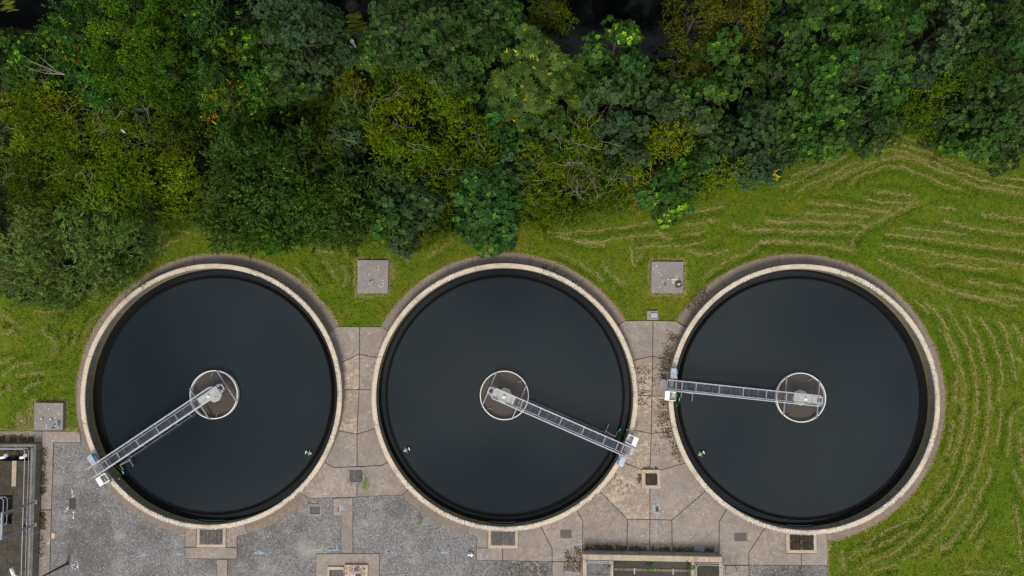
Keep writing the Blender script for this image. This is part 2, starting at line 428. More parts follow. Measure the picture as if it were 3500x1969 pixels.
# ------------------------------------------------------------------ paving slabs
paving = bpy.data.objects.new('pavement', None); col.objects.link(paving); tag(paving, kind='structure')
def arc(t, a, b_, r=RO - .12):
    c = TANK[t]; A = W(*a); B = W(*b_)
    t0 = math.atan2(A[1] - c[1], A[0] - c[0]); t1 = math.atan2(B[1] - c[1], B[0] - c[0])
    d = (t1 - t0 + PI) % (2 * PI) - PI; n = max(2, int(abs(d) / R(2.5)) + 1)
    return [(c[0] + r * math.cos(t0 + d * i / n), c[1] + r * math.sin(t0 + d * i / n)) for i in range(n + 1)]
def inset(poly, g):
    a = sum(poly[i][0] * poly[(i + 1) % len(poly)][1] - poly[(i + 1) % len(poly)][0] * poly[i][1] for i in range(len(poly)))
    if a < 0: poly = poly[::-1]
    out = []; n = len(poly)
    for i in range(n):
        p0, p1, p2 = (Vector(poly[i - 1]), Vector(poly[i]), Vector(poly[(i + 1) % n]))
        d1 = (p1 - p0); d2 = (p2 - p1)
        if d1.length < 1e-4 or d2.length < 1e-4: continue
        d1.normalize(); d2.normalize()
        n1 = Vector((-d1.y, d1.x)); n2 = Vector((-d2.y, d2.x)); m = n1 + n2
        k = m.length_squared / 2
        out.append(tuple(p1 + m * (g / max(k, .35))))
    return out
def slab(poly, gap=.036, m='slab', zt=None):
    pl = [p if isinstance(p, tuple) and isinstance(p[0], float) else W(*p) for p in poly]
    z = .06 + random.uniform(-.006, .006) if zt is None else zt
    c = Vector((sum(p[0] for p in pl) / len(pl), sum(p[1] for p in pl) / len(pl), 0))
    o = MB().prism(inset(pl, gap), -.05, z).build('slab', M[m], paving, org=c)
    slab.k = getattr(slab, 'k', 0) + 1
    MB().prism(inset(pl, -.012), .0, .0235 + slab.k * .0005).build('joint_bed', M['soil'], o).location = -c
    return o
A = arc
S = [
 [(1155, 1117), (1229, 1117), (1229, 1211)] + A(0, (1165, 1240), (1140, 1126)),
 [(1229, 1117), (1305, 1117)] + A(1, (1318, 1128), (1287, 1221)) + [(1229, 1211)],
 [(1229, 1211), (1228, 1332)] + A(0, (1176, 1332), (1165, 1240)),
 [(1229, 1211)] + A(1, (1287, 1221), (1268, 1332)) + [(1228, 1332)],
 [(1228, 1332), (1221, 1484)] + A(0, (1160, 1473), (1176, 1332)),
 [(1228, 1332)] + A(1, (1268, 1332), (1280, 1464)) + [(1221, 1484)],
 [(1221, 1484), (1221, 1595), (1141, 1598)] + A(0, (1116, 1584), (1160, 1473)),
 [(1221, 1484)] + A(1, (1280, 1464), (1325, 1582)) + [(1306, 1590), (1221, 1595)],
 [(1141, 1598), (1221, 1595), (1221, 1699), (1139, 1701), (1058, 1703)] + A(0, (1030, 1690), (1116, 1584)),
 [(1221, 1595), (1306, 1590)] + A(1, (1325, 1582), (1396, 1671)) + [(1377, 1691), (1221, 1698)],
 [(1139, 1703), (1207, 1700), (1207, 1890), (1166, 1890), (1166, 1764), (1139, 1764)],
 [(1080, 1892), (1298, 1892), (1298, 2080), (1080, 2080)],
 [(632, 1826), (634, 1869), (671, 1870)] + A(0, (671, 1805), (634, 1800)),
 [(772, 1871), (811, 1871), (811, 1833), (847, 1826)] + A(0, (840, 1794), (772, 1806)),
 [(634, 1870), (811, 1871), (811, 1910), (634, 1909)],
 [(741, 1911), (779, 1911), (779, 2080), (741, 2080)],
 [(-300, 1472), (145, 1473), (145, 1512), (-300, 1512)],
 [(145, 1473), (273, 1474), (279, 1513), (184, 1513), (181, 1632), (177, 1742), (140, 1742), (144, 1513)],
 [(140, 1743), (177, 1743), (171, 1969), (168, 2100), (128, 2100), (131, 1969)],
 [(1628, 1833), (1628, 1872), (1668, 1873)] + A(1, (1668, 1806), (1602, 1797)) + [(1597, 1825)],
 [(1628, 1872), (1718, 1874), (1718, 1916), (1628, 1915)],
 [(1718, 1874), (1770, 1875)] + A(1, (1770, 1808), (1845, 1797)) + [(1887, 1876), (1887, 1919), (1718, 1916)],
 A(1, (1845, 1797), (1972, 1745)) + [(1992, 1779), (1990, 1920), (1887, 1919), (1887, 1876)],
 A(1, (1972, 1745), (2051, 1679)) + [(2144, 1774), (2143, 1880), (1990, 1878), (1992, 1779)],
 A(1, (2051, 1679), (2128, 1581)) + [(2194, 1606), (2221, 1607), (2221, 1775), (2144, 1774)],
 [(2221, 1607), (2257, 1606)] + A(2, (2337, 1586), (2409, 1681)) + [(2296, 1777), (2221, 1775)],
 [(2144, 1774), (2221, 1775), (2220, 1882), (2143, 1880)],
 [(2221, 1775), (2296, 1777), (2297, 1884), (2220, 1882)],
 [(2296, 1777)] + A(2, (2409, 1681), (2480, 1744)) + [(2458, 1783), (2457, 1887), (2297, 1884)],
 [(2458, 1783)] + A(2, (2480, 1744), (2615, 1809)) + [(2559, 1889), (2559, 1931), (2457, 1931), (2457, 1887)],
 [(2559, 1889)] + A(2, (2615, 1809), (2688, 1822)) + [(2688, 1891), (2739, 1891), (2739, 1932), (2559, 1931)],
 [(2739, 1891), (2791, 1891)] + A(2, (2791, 1825), (2820, 1800)) + [(2829, 1853), (2828, 1932), (2739, 1932)],
 [(2135, 1097), (2232, 1096), (2230, 1217)] + A(1, (2170, 1230), (2114, 1114)),
 [(2232, 1096), (2311, 1098)] + A(2, (2344, 1120), (2275, 1228)) + [(2230, 1217)],
 [(2230, 1217), (2228, 1353)] + A(1, (2182, 1351), (2170, 1230)),
 [(2230, 1217)] + A(2, (2275, 1228), (2278, 1354)) + [(2228, 1353)],
 [(2228, 1353), (2226, 1481)] + A(1, (2162, 1470), (2182, 1351)),
 [(2228, 1353)] + A(2, (2278, 1354), (2298, 1474)) + [(2226, 1481)],
 [(2226, 1481), (2221, 1607), (2194, 1606)] + A(1, (2128, 1581), (2162, 1470)),
 [(2226, 1481)] + A(2, (2298, 1474), (2337, 1586)) + [(2257, 1606), (2221, 1607)],
 [(1887, 1919), (1990, 1921), (1990, 2080), (1887, 2080)],
 [(2478, 1932), (2559, 1932), (2559, 2080), (2478, 2080)],
]
for k_, s_ in enumerate(S): slab(s_, m='slab_pale' if k_ in (24, 34, 36, 37, 38, 2, 4) else 'slab')
def ang(t, px, py):
    x, y = W(px, py); return math.atan2(y - TANK[t][1], x - TANK[t][0])
def apron(t, a0, a1, n):
    """kerb-like ring of slabs round a tank, from angle a0 counter-clockwise to a1"""
    while a1 < a0: a1 += 2 * PI
    for i in range(n):
        u0 = a0 + (a1 - a0) * i / n; u1 = a0 + (a1 - a0) * (i + 1) / n
        k = max(3, int((u1 - u0) / R(3)))
        c = TANK[t]; g = .02 / 14
        pl = [(c[0] + (RO - .12) * math.cos(u0 + g + (u1 - u0 - 2 * g) * j / k), c[1] + (RO - .12) * math.sin(u0 + g + (u1 - u0 - 2 * g) * j / k)) for j in range(k + 1)]
        pl += [(c[0] + 14.62 * math.cos(u1 - g - (u1 - u0 - 2 * g) * j / k), c[1] + 14.62 * math.sin(u1 - g - (u1 - u0 - 2 * g) * j / k)) for j in range(k + 1)]
        z = .055 + random.uniform(-.006, .006)
        MB().prism(pl, -.05, z).build('slab', M['apron'], paving, org=(c[0], c[1], 0))
apron(0, ang(0, 1150, 1120), ang(0, 273, 1480), 7)
apron(0, ang(0, 273, 1480), ang(0, 632, 1826), 3)
apron(0, ang(0, 847, 1826), ang(0, 1052, 1705), 1)
apron(1, ang(1, 2130, 1100), ang(1, 1308, 1120), 5)
apron(1, ang(1, 1380, 1688), ang(1, 1597, 1825), 2)
apron(2, ang(2, 2829, 1853), ang(2, 2318, 1100), 9)

# ------------------------------------------------------------------ the three settling tanks
TN = ['left', 'middle', 'right']
def ringseg(b, r0, r1, z0, z1, a0, a1, n):
    b.lathe([(r0, z0), (r1, z0), (r1, z1), (r0, z1)], n, a0=a0, a1=a1, close=True)
def make_tank():
    t = thing('settling_tank', '', 'settling tank')
    b = MB(); b.lathe([(RO - .03, -.3), (RO - .03, CREST - .12)], 128); b.build('outer_face', M['wall_outer'], t, smooth=True)
    b = MB()
    b.lathe([(RI + .03, CREST - .09), (RI + .03, -1.2)], 128)
    b.build('wall', M['wall'], t, smooth=True)
    n = 12
    for i in range(n):
        a0 = 2 * PI * i / n + .22 + .0012; a1 = 2 * PI * (i + 1) / n + .22 - .0012
        b = MB(); ringseg(b, RI, RO, CREST - .12, CREST, a0, a1, 12); b.build('coping', M['crest'], t)
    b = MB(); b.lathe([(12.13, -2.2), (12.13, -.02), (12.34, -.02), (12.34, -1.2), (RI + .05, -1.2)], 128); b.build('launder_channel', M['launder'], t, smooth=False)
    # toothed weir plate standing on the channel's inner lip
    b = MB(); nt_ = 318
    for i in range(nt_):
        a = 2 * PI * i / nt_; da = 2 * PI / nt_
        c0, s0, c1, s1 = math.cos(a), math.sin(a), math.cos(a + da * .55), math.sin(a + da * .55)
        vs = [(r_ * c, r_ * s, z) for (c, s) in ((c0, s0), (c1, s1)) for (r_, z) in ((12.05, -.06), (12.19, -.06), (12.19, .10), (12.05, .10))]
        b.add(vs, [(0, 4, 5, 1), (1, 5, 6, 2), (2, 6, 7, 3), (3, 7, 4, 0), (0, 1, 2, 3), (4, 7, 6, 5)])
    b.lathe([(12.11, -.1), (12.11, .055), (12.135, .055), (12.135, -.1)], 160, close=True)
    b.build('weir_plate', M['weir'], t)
    b = MB(); a0 = R(-96.5); a1 = R(-85)
    ringseg(b, RI - .10, RI + .0, -.22, -.10, a0, a1, 6); b.build('outlet_lip', M['galv_dark'], t)
    b = MB(); ringseg(b, RI - .07, RI + .01, -.10, .02, a0, a1, 6); b.build('outlet_slot_shade', M['black'], t)  # solid black block; its colour paints the darkness inside the slot
    # octagonal pier head below the hub
    b = MB(); b.lathe([(0, .42), (.72, .42), (.80, .34), (.80, -2), (0, -2)], 8); b.build('centre_pier', M['plate'], t)
    b = MB()
    for k in range(8):
        a = k * PI / 4 + .39; b.lathe([(0, .49), (.035, .49), (.035, .42)], 6, c=(.6 * math.cos(a), .6 * math.sin(a), 0))
    tag(b.build('bolt_ring', M['galv'], t), kind='stuff')
    return t
t0 = make_tank()
LT = ['round concrete settling tank at the left, beside the gravel-topped yard corner',
      'middle round settling tank, between the two paved concrete strips',
      'round settling tank at the right, ringed by mown grass on its far side']
for i, c in enumerate(TANK):
    o = t0 if i == 0 else copy_tree(t0)
    o.location = (c[0], c[1], 0); o['label'] = LT[i]; o['group'] = 'round settling tanks in a row'
    if i: o.rotation_euler.z = R(0)
    for nm, r0, r1, z, m in (('clarified_water', 2.47, 12.12, 0.0, 'water'), ('launder_water', 12.33, RI + .04, -.25, 'launder_water'), ('sludge_water', 0.0, 2.45, 0.03, 'sludge')):
        b = MB(); b.lathe([(r1, z), (r0, z)], 128)
        ow = b.build(nm, M[m]); ow.location = (c[0], c[1], 0); tag(ow, kind='structure')
    tag(ow, kind='structure')

# ------------------------------------------------------------------ rotating scraper bridges
def make_bridge():
    """local x runs from the hub out to the rim"""
    t = thing('scraper_bridge', '', 'scraper bridge')
    zd = 1.55; x0, x1 = -1.15, 13.75
    for s_ in (-1, 1):
        b = MB().beam((x0 - .35, s_ * .42, zd - .14), (13.7, s_ * .42, zd - .14), .07, .26); b.build('side_beam', M['galv'], t)
    # deck panels of open bar grating
    xs = [1.15 + i * 1.8 for i in range(8)]
    for i, xa in enumerate(xs[:-1]):
        xb = min(xs[i + 1], 13.5); b = MB()
        for k in range(7):
            y = -.33 + k * .11; b.beam((xa + .04, y, zd), (xb - .04, y, zd), .022, .03)
        for x in (xa + .05, (xa + xb) / 2, xb - .05): b.beam((x, -.37, zd), (x, .37, zd), .03, .03)
        b.build('deck_panel', M['deck'], t)
    for x in (1.9, 3.9, 6.2, 8.6, 10.9, 12.3, 12.9):
        MB().beam((x, -.4, zd + .03), (x, .4, zd + .03), .07, .04).build('cross_member', M['galv'], t)
    b = MB()
    for i in range(14):
        for y in (-.36, .36):
            if (i + (y > 0)) % 3: b.box((1.9 + i * .82, y, zd + .03), (.13, .05, .03))
    tag(b.build('fixing_clips', M['redclip'], t), kind='stuff')
    # hub plate with its dome
    MB().box((0, 0, zd), (2.3, .78, .05)).build('hub_plate', M['plate'], t, bevel=.01)
    b = MB(); b.lathe([(0, .20), (.08, .19), (.11, .14), (.13, .06), (.20, .05), (.20, 0)], 20, c=(0, 0, zd + .03)); b.build('hub_cap', M['cream'], t, smooth=True)
    b = MB(); b.beam((-1.1, -.27, zd - .1), (-1.72, -.27, zd - .1), .09, .09); b.beam((-1.1, .27, zd - .1), (-1.72, .27, zd - .1), .09, .09); b.beam((-1.68, -.3, zd - .1), (-1.68, .3, zd - .1), .1, .1)
    b.build('hub_bracket', M['galv'], t)
    # handrails : one loop of top rail and one of knee rail, round the hub end
    def loop(z, r_, m, nm):
        pts = [(13.9, -.52, z)]; pts += [(x, -.52, z) for x in (10, 6, 2, -.85)]
        for k in range(5): a = R(-90 - 22.5 * k); pts.append((-.9 + .28 * math.cos(a), -.24 + .28 * math.sin(a), z))
        for k in range(5): a = R(180 - 22.5 * k); pts.append((-.9 + .28 * math.cos(a), .24 + .28 * math.sin(a), z))
        pts += [(x, .52, z) for x in (-.85, 2, 6, 10, 13.9)]
        MB().tube(pts, r_, 6).build(nm, m, t, smooth=True)
    loop(2.62, .032, M['rail'], 'top_rail'); loop(2.1, .025, M['rail'], 'knee_rail')
    for s_ in (-1, 1):
        for x in (-.6, .9, 2.6, 4.3, 6, 7.7, 9.4, 11.1, 12.8, 13.8):
            MB().tube([(x, s_ * .52, zd - .1), (x, s_ * .52, 2.62)], .026, 5).build('rail_post', M['galv'], t)
    MB().beam((x0, -.40, zd + .06), (13.5, -.40, zd + .06), .012, .10).build('toe_board', M['galv'], t)
    MB().beam((x0, .40, zd + .06), (13.5, .40, zd + .06), .012, .10).build('toe_board', M['galv'], t)
    # access steps over the rim
    for k in range(5):
        MB().box((13.78 + k * .10, 0, zd - .1 - k * .2), (.07, .74, .03)).build('step', M['galv'], t)
    # stilling drum hung from the bridge and its two chord beams
    b = MB(); b.lathe([(2.42, -.5), (2.42, .45), (2.50, .45), (2.50, -.5)], 96, close=True); b.build('stilling_drum', M['cream'], t, smooth=False)
    for x in (-1.66, 1.66):
        y = math.sqrt(2.5 ** 2 - x * x) + .03
        MB().beam((x, -y, .56), (x, y, .56), .10, .12).build('chord_beam', M['galv_dark'], t)
        for s_ in (-1, 1): MB().beam((x, s_ * .35, .56), (x * .96, s_ * .35, zd - .25), .06, .06).build('hanger', M['galv_dark'], t)
    for a in (R(62), R(242)):
        b = MB(); b.tube([(2.38 * math.cos(a), 2.38 * math.sin(a), .3), (2.05 * math.cos(a + .05), 2.05 * math.sin(a + .05), .25), (1.9 * math.cos(a + .15), 1.9 * math.sin(a + .15), .2)], .02, 5)
        b.build('drum_lug', M['galv_dark'], t)
    # wheel carriages running on the rim
    MB().beam((13.27, -1.75, 1.30), (13.27, 1.75, 1.30), .26, .16).build('end_carriage', M['galv_dark'], t)
    for s_ in (-1, 1):
        b = MB(); r_ = .16
        b.tube([(13.19, s_ * 1.25, CREST + .165), (13.35, s_ * 1.25, CREST + .165)], .16, 16); b.build('wheel', M['rubber'], t)
    o_ = MB().box((13.30, -1.18, 1.62), (.56, .98, .42)).build('drive_cover', M['galv'], t, bevel=.02)
    b = MB(); b.tube([(12.96, -1.48, 1.55), (12.96, -1.05, 1.55)], .14, 12); b.build('motor', M['teal'], t, smooth=True)
    b = MB(); b.tube([(12.98, -1.03, 1.55), (12.98, -.8, 1.55)], .11, 10); b.build('gearbox', M['galv'], t, smooth=True)
    b = MB().box((12.93, -.72, 1.55), (.18, .16, .16)); b.build('motor_cap', M['orange'], t, bevel=.02)
    # open tray with a white lid on the other side
    b = MB(); b.box((13.17, 1.12, 1.50), (.60, .84, .04)); b.box((12.87, 1.12, 1.62), (.04, .84, .26)); b.box((13.47, 1.12, 1.62), (.04, .84, .26))
    b.build('tray', M['plate'], t)
    for y in (.70, 1.54):
        MB().box((13.17, y, 1.66), (.6, .05, .30)).build('tray_side', M['white'], t)
    MB().box((13.73, 1.12, 1.80), (.44, .90, .06)).build('tray_lid', M['white'], t, bevel=.01)
    MB().tube([(13.30, .74, 1.58), (13.30, 1.50, 1.58)], .10, 10).build('cable_roller', M['galv_dark'], t, smooth=True)
    # scum blade and brush arms trailing by the weir
    b = MB(); b.beam((10.9, .62, .35), (10.9, 1.55, .35), .05, .12); b.beam((12.0, .62, .35), (12.0, 1.25, .3), .05, .10); b.build('scum_arm', M['galv_dark'], t)
    MB().beam((10.8, .80, .22), (12.1, .66, .22), .04, .28).build('scum_blade', M['pink'], t)
    b = MB(); b.tube([(12.3, .6, .9), (12.45, 1.1, .55), (12.5, 1.7, .3)], .025, 5); b.tube([(12.5, 1.1, .55), (12.8, 1.15, .4), (12.85, 1.75, .3)], .02, 5); b.tube([(12.1, .6, .8), (12.15, 1.35, .35)], .02, 5)
    b.build('brush_arm', M['algae'], t)
    MB().beam((12.13, 1.3, .34), (12.2, 1.62, .3), .09, .09).build('float', M['blue'], t)
    MB().box((12.9, 1.78, .3), (.14, .14, .1)).build('brush_head', M['white'], t)
    # scraper suspended along the bridge, just above the water
    b = MB(); b.beam((2.6, .55, .35), (12.0, .62, .35), .03, .08)
    for x in (3, 4.6, 6.6, 8.6, 10.4): b.beam((x, .4, 1.3), (x, .62, .3), .05, .05)
    b.build('skimmer_bar', M['galv_dark'], t)
    return t
ends = [(381, 1573), (2042.8, 1497), (2332, 1319.7)]
LB = ['steel rotating bridge reaching lower left from the hub of the left tank',
      'steel rotating bridge reaching lower right across the middle tank',
      'nearly level steel rotating bridge reaching left across the right tank']
br0 = make_bridge()
for i, (px, py) in enumerate(ends):
    o = br0 if i == 0 else copy_tree(br0)
    p = at(px, py, 1.9); c = TANK[i]
    o.location = (c[0], c[1], 0); o.rotation_euler = (0, 0, math.atan2(p.y - c[1], p.x - c[0]))
    o['label'] = LB[i]; o['group'] = 'scraper bridges, one per tank'

# small T-shaped samplers in the water
def make_sampler():
    t = thing('water_sampler', '', 'sampler')
    MB().tube([(0, 0, -.6), (0, 0, .35)], .05, 8).build('stem', M['galv_dark'], t)
    MB().beam((0, -.42, .38), (0, .42, .38), .06, .05).build('cross_bar', M['galv'], t)
    MB().beam((.05, 0, .36), (.5, 0, .36), .26, .05).build('arm_plate', M['algae'], t)
    MB().beam((.52, -.22, .4), (.52, .22, .4), .08, .08).build('end_plate', M['white'], t)
    b = MB(); b.lathe([(.09, .0), (.15, .0), (.15, .05), (.09, .05)], 14, c=(-.2, 0, .36), close=True); b.build('ring', M['cream'], t)
    return t
sm = make_sampler(); sm.scale = (.68, .68, 1)
for i, (px, py, rz, lb) in enumerate([(1057, 1549, 165, 'small white T-shaped sampler in the water of the left tank'),
                                      (1388, 1539, 22, 'small white T-shaped sampler in the water of the middle tank'),
                                      (2395, 1552, 28, 'small white T-shaped sampler in the water of the right tank')]):
    o = sm if i == 0 else copy_tree(sm)
    p = at(px, py, .38); o.location = (p.x, p.y, 0); o.rotation_euler = (0, 0, R(rz)); o['label'] = lb; o['group'] = 'T-shaped samplers standing in the tanks'

# ------------------------------------------------------------------ pads in the grass and what stands on them
def pad(pts, h, label):
    t = thing('concrete_pad', label, 'concrete pad', loc=(*W(*pts[0]), 0))
    pl = [at(x, y, h) for x, y in pts]; org = t.location
    b = MB().prism([(p.x - org.x, p.y - org.y) for p in pl], -.1, h); b.build('slab_top', M['pad'], t, bevel=.02)
    t2 = MB()
    c = sum(pl, Vector()) / len(pl)
    for k in range(9):
        x = c.x + random.uniform(-1.2, 1.2); y = c.y + random.uniform(-1.2, 1.2)
        t2.lathe([(0, h + .03), (.035, h + .03), (.045, h)], 6, c=(x - org.x, y - org.y, 0))
    t2.build('stud', M['white'], t)
    return t
pad([(1222, 889), (1328, 889), (1326, 1002), (1221, 1003)], .3, 'square concrete pad in the grass notch between left and middle tanks')
pad([(2227, 894), (2336, 895), (2334, 1003), (2226, 1001)], .3, 'square concrete pad carrying the traffic cone, between middle and right tanks')
pad([(117, 1377), (216, 1378), (214, 1471), (115, 1472)], .45, 'square concrete pad with straw-coloured edges left of the left tank')
def pipe_stub(px, py, z, r_, h, m, label, arm=None, m2='pipe'):
    p = at(px, py, z + h); t = thing('vent_pipe', label, 'vent pipe', (p.x, p.y, z))
    b = MB(); b.lathe([(r_, 0), (r_, h), (r_ * .72, h), (r_ * .72, .05)], 14); b.build('pipe', m, t, smooth=False)
    MB().lathe([(0, .02), (r_ * 1.7, .02), (r_ * 1.7, 0)], 12).build('flange', M['galv_dark'], t)
    MB().lathe([(0, h * .5), (r_ * .72, h * .5)], 12).build('bore_shade_disc', M['black'], t)
    if arm:
        MB().beam((0, 0, h * .6), (arm[0], arm[1], h * .6), .1, .1).build('branch', M[m2], t)
pipe_stub(1263, 969, .3, .12, .35, M['pipe'], 'blue-grey open pipe stub on the pad above the left pair of tanks', (.28, .26))
pipe_stub(2275, 975, .3, .10, .3, M['galv_dark'], 'dark open pipe stub on the pad with the traffic cone')
pipe_stub(180, 1462, .45, .13, .3, M['rust'], 'rusty open pipe stub at the lower edge of the leftmost pad', (.45, .32))
for i, (px, py, z, lb) in enumerate([(142, 1432, .45, 'left one of two small metal lifting boxes on the leftmost pad'), (173, 1434, .45, 'right one of two small metal lifting boxes on the leftmost pad'), (2297, 957, .3, 'small dark metal box beside the cream stain on the cone pad')]):
    p = at(px, py, z + .1); t = thing('lifting_box', lb, 'lifting box', (p.x, p.y, z), 0, 'small metal boxes on the pads')
    MB().box((0, 0, .06), (.2, .2, .12)).build('case', M['galv_dark'], t, bevel=.01)
    MB().box((0, .06, .14), (.09, .09, .06)).build('lug', M['white'], t, bevel=.01)
p = at(197, 1448, .45 + .15); t = thing('valve_box', 'small blue valve box near the rusty stub on the leftmost pad', 'valve box', (p.x, p.y, .45))
MB().box((0, 0, .12), (.26, .38, .24)).build('case', M['galv_dark'], t, bevel=.02); MB().box((0, -.08, .26), (.2, .2, .04)).build('lid', M['teal'], t, bevel=.01)
# traffic cone
p = at(2319, 971, .35); t = thing('traffic_cone', 'orange and white traffic cone with grey rubber base on the right pad', 'traffic cone', (p.x, p.y, .3), R(12))
b = MB(); pl = []
for k in range(32):
    a = 2 * PI * k / 32; c_, s_ = math.cos(a), math.sin(a); q = .37 / (abs(c_) ** 4 + abs(s_) ** 4) ** .25
    pl.append((q * c_, q * s_))
MB().prism(pl, 0, .07).build('base', M['rubber'], t, bevel=.015)
def band(z0, z1, m, nm):
    f = lambda z: .135 - .105 * z / .75
    MB().lathe([(f(z0), .07 + z0), (f(z1), .07 + z1)], 24).build(nm, m, t, smooth=True)
band(0, .18, M['orange'], 'lower_band'); band(.18, .42, M['white'], 'lower_sleeve'); band(.42, .56, M['orange'], 'middle_band'); band(.56, .75, M['white'], 'upper_sleeve')
MB().lathe([(.03, .82), (.0, .825)], 12).build('tip', M['orange'], t)
tag(MB().prism([(at(2309 + 13 * math.cos(a), 962 + 11 * math.sin(a), .3).x, at(2309 + 13 * math.cos(a), 962 + 11 * math.sin(a), .3).y) for a in [k * PI / 5 for k in range(10)]], .29, .304).build('cream_stain', M['stain']), 'cream spill stain on the pad beside the traffic cone', 'stain')
# small block with a metal box beside the paving top
p = at(2231, 1078, .2); t = thing('meter_block', 'small concrete block with a metal box above the right concrete strip', 'meter block', (p.x, p.y, 0))
MB().box((0, 0, .08), (1.15, .92, .24)).build('block', M['pad'], t, bevel=.02)
MB().box((.12, .02, .27), (.62, .42, .14)).build('box', M['galv'], t, bevel=.02); MB().box((.15, .0, .35), (.34, .05, .02)).build('label_strip', M['redclip'], t)
p = at(76, 1438, .05); tag(MB().box((0, 0, .05), (.3, .24, .1)).build('marker_block', M['pad'], org=(0, 0, 0)), 'tiny concrete marker block in dry grass left of the leftmost pad', 'marker block').location = (p.x, p.y, 0)

# ------------------------------------------------------------------ grated pits
def grating(b, x0, y0, x1, y1, z, sp=.075, wdt=.03):
    y = y0 + .02
    while y < y1: b.beam((x0, y, z), (x1, y, z), wdt, .03); y += sp
    x = x0
    n = max(2, int((x1 - x0) / .35))
    for k in range(n + 1): xx = x0 + (x1 - x0) * k / n; b.beam((xx, y0, z + .003), (xx, y1, z + .003), .02, .035)
def pit(fr, gr, cols, rows, h, label, m='grate_b', open_top=False, fm='rough', nm='grated_pit'):
    """fr, gr: (x0,y0,x1,y1) photo boxes of kerb and grating"""
    a = at(fr[0], fr[3], h); c = at(fr[2], fr[1], h); g0 = at(gr[0], gr[3], h); g1 = at(gr[2], gr[1], h)
    ox, oy = (a.x + c.x) / 2, (a.y + c.y) / 2
    t = thing(nm, label, 'grated pit', (ox, oy, 0))
    X0, Y0, X1, Y1 = a.x - ox, a.y - oy, c.x - ox, c.y - oy; x0, y0, x1, y1 = g0.x - ox, g0.y - oy, g1.x - ox, g1.y - oy
    for (u0, v0, u1, v1) in ((X0, Y0, X1, y0), (X0, y1, X1, Y1), (X0, y0 + .002, x0, y1 - .002), (x1, y0 + .002, X1, y1 - .002)):
        if u1 - u0 > .03 and v1 - v0 > .03: MB().box(((u0 + u1) / 2, (v0 + v1) / 2, h / 2), (u1 - u0 - .004, v1 - v0 - .004, h)).build('kerb', M[fm], t, bevel=.01)
    MB().box(((x0 + x1) / 2, (y0 + y1) / 2, .075), (x1 - x0, y1 - y0, .02)).build('pit_shade_plate', M['black'], t)  # black plate just above the slab; colour stands in for the pit's depth
    for i in range(cols):
        for j in range(rows):
            b = MB(); u0 = x0 + (x1 - x0) * i / cols; u1 = x0 + (x1 - x0) * (i + 1) / cols; v0 = y0 + (y1 - y0) * j / rows; v1 = y0 + (y1 - y0) * (j + 1) / rows
            grating(b, u0 + .02, v0 + .02, u1 - .02, v1 - .02, h - .05); b.build('grating_panel', M[m], t)
            b = MB()
            for (x, y) in ((u0 + .07, v0 + .08), (u1 - .07, v0 + .08), (u1 - .07, v1 - .08)): b.box((x, y, h - .02), (.05, .08, .02))
            b.build('clip', M['redclip'], t)
    return t
pit((671, 1800, 772, 1871), (682, 1806, 762, 1861), 2, 1, .22, 'grated pit below the left tank rim, blue-grey double panel')
pit((1668, 1806, 1770, 1875), (1678, 1810, 1761, 1864), 2, 1, .22, 'grated pit below the middle tank rim, double panel')
pit((2688, 1820, 2791, 1891), (2700, 1826, 2781, 1880), 2, 2, .26, 'four-panel grated pit below the right tank rim', 'grate')
pit((1186, 1597, 1247, 1655), (1194, 1607, 1240, 1648), 1, 1, .14, 'square grated pit in the left strip, yellow-green weed at its corner', fm='slab')
pit((2194, 1606, 2257, 1670), (2206, 1618, 2247, 1659), 1, 1, .2, 'square grated pit with gravelly kerb in the right strip', 'grate')
pit((1118, 1938, 1176, 2040), (1124, 1948, 1174, 2030), 1, 1, .2, 'low grated pit at the photo bottom, left of the metal vent', 'grate_b')
t = pit((1176, 1932, 1257, 2040), (1214, 1961, 1236, 2010), 1, 1, .28, 'taller moss-spotted concrete plinth at the photo bottom with a small grate', 'grate_b')
p = at(1218, 1955, .5); t = thing('vent_cowl', 'grey metal vent cowl standing on the moss-spotted plinth', 'vent cowl', (p.x, p.y, .28))
MB().tube([(0, 0, 0), (0, 0, .32)], .09, 10).build('stem', M['galv'], t); MB().tube([(-.22, -.1, .36), (.2, .16, .40)], .13, 10).build('hood', M['galv_dark'], t)
# framed and flush covers
def cover(x0, y0, x1, y1, z, m, name, label, cat, frame=None, group=None, h=.012):
    a = at(x0, y1, z); c = at(x1, y0, z); ox, oy = (a.x + c.x) / 2, (a.y + c.y) / 2
    t = thing(name, label, cat, (ox, oy, z), R(random.uniform(-2, 2)), group); wd, dp = c.x - a.x, c.y - a.y
    f = frame or .0
    if f:
        for (cx, cy, sx, sy) in ((0, dp / 2 - f / 2, wd, f), (0, -dp / 2 + f / 2, wd, f), (wd / 2 - f / 2, 0, f, dp - 2 * f - .004), (-wd / 2 + f / 2, 0, f, dp - 2 * f - .004)):
            MB().box((cx, cy, .03), (sx, sy, .07)).build('frame', M['pad'], t, bevel=.01)
    MB().box((0, 0, h / 2), (wd - 2 * f - .01, dp - 2 * f - .01, h)).build('plate', M[m], t)
    return t
cover(1052, 1723, 1102, 1764, .02, 'patch', 'manhole_frame', 'concrete-framed manhole with a dark centre beside the short slab strip', 'manhole', .22)
cover(236, 1703, 260, 1740, .02, 'cover', 'drain_cover', 'dark steel drain cover amid white spray marks on left asphalt', 'drain cover')
cover(1915, 1811, 1954, 1839, .068, 'patch', 'patched_cover', 'dark grey patched cover left of the channel chamber', 'cover', None, 'dark patched covers on the concrete')
cover(2511, 1822, 2552, 1850, .068, 'patch', 'patched_cover', 'dark grey patched cover below the right tank, moss round its edge', 'cover', None, 'dark patched covers on the concrete')
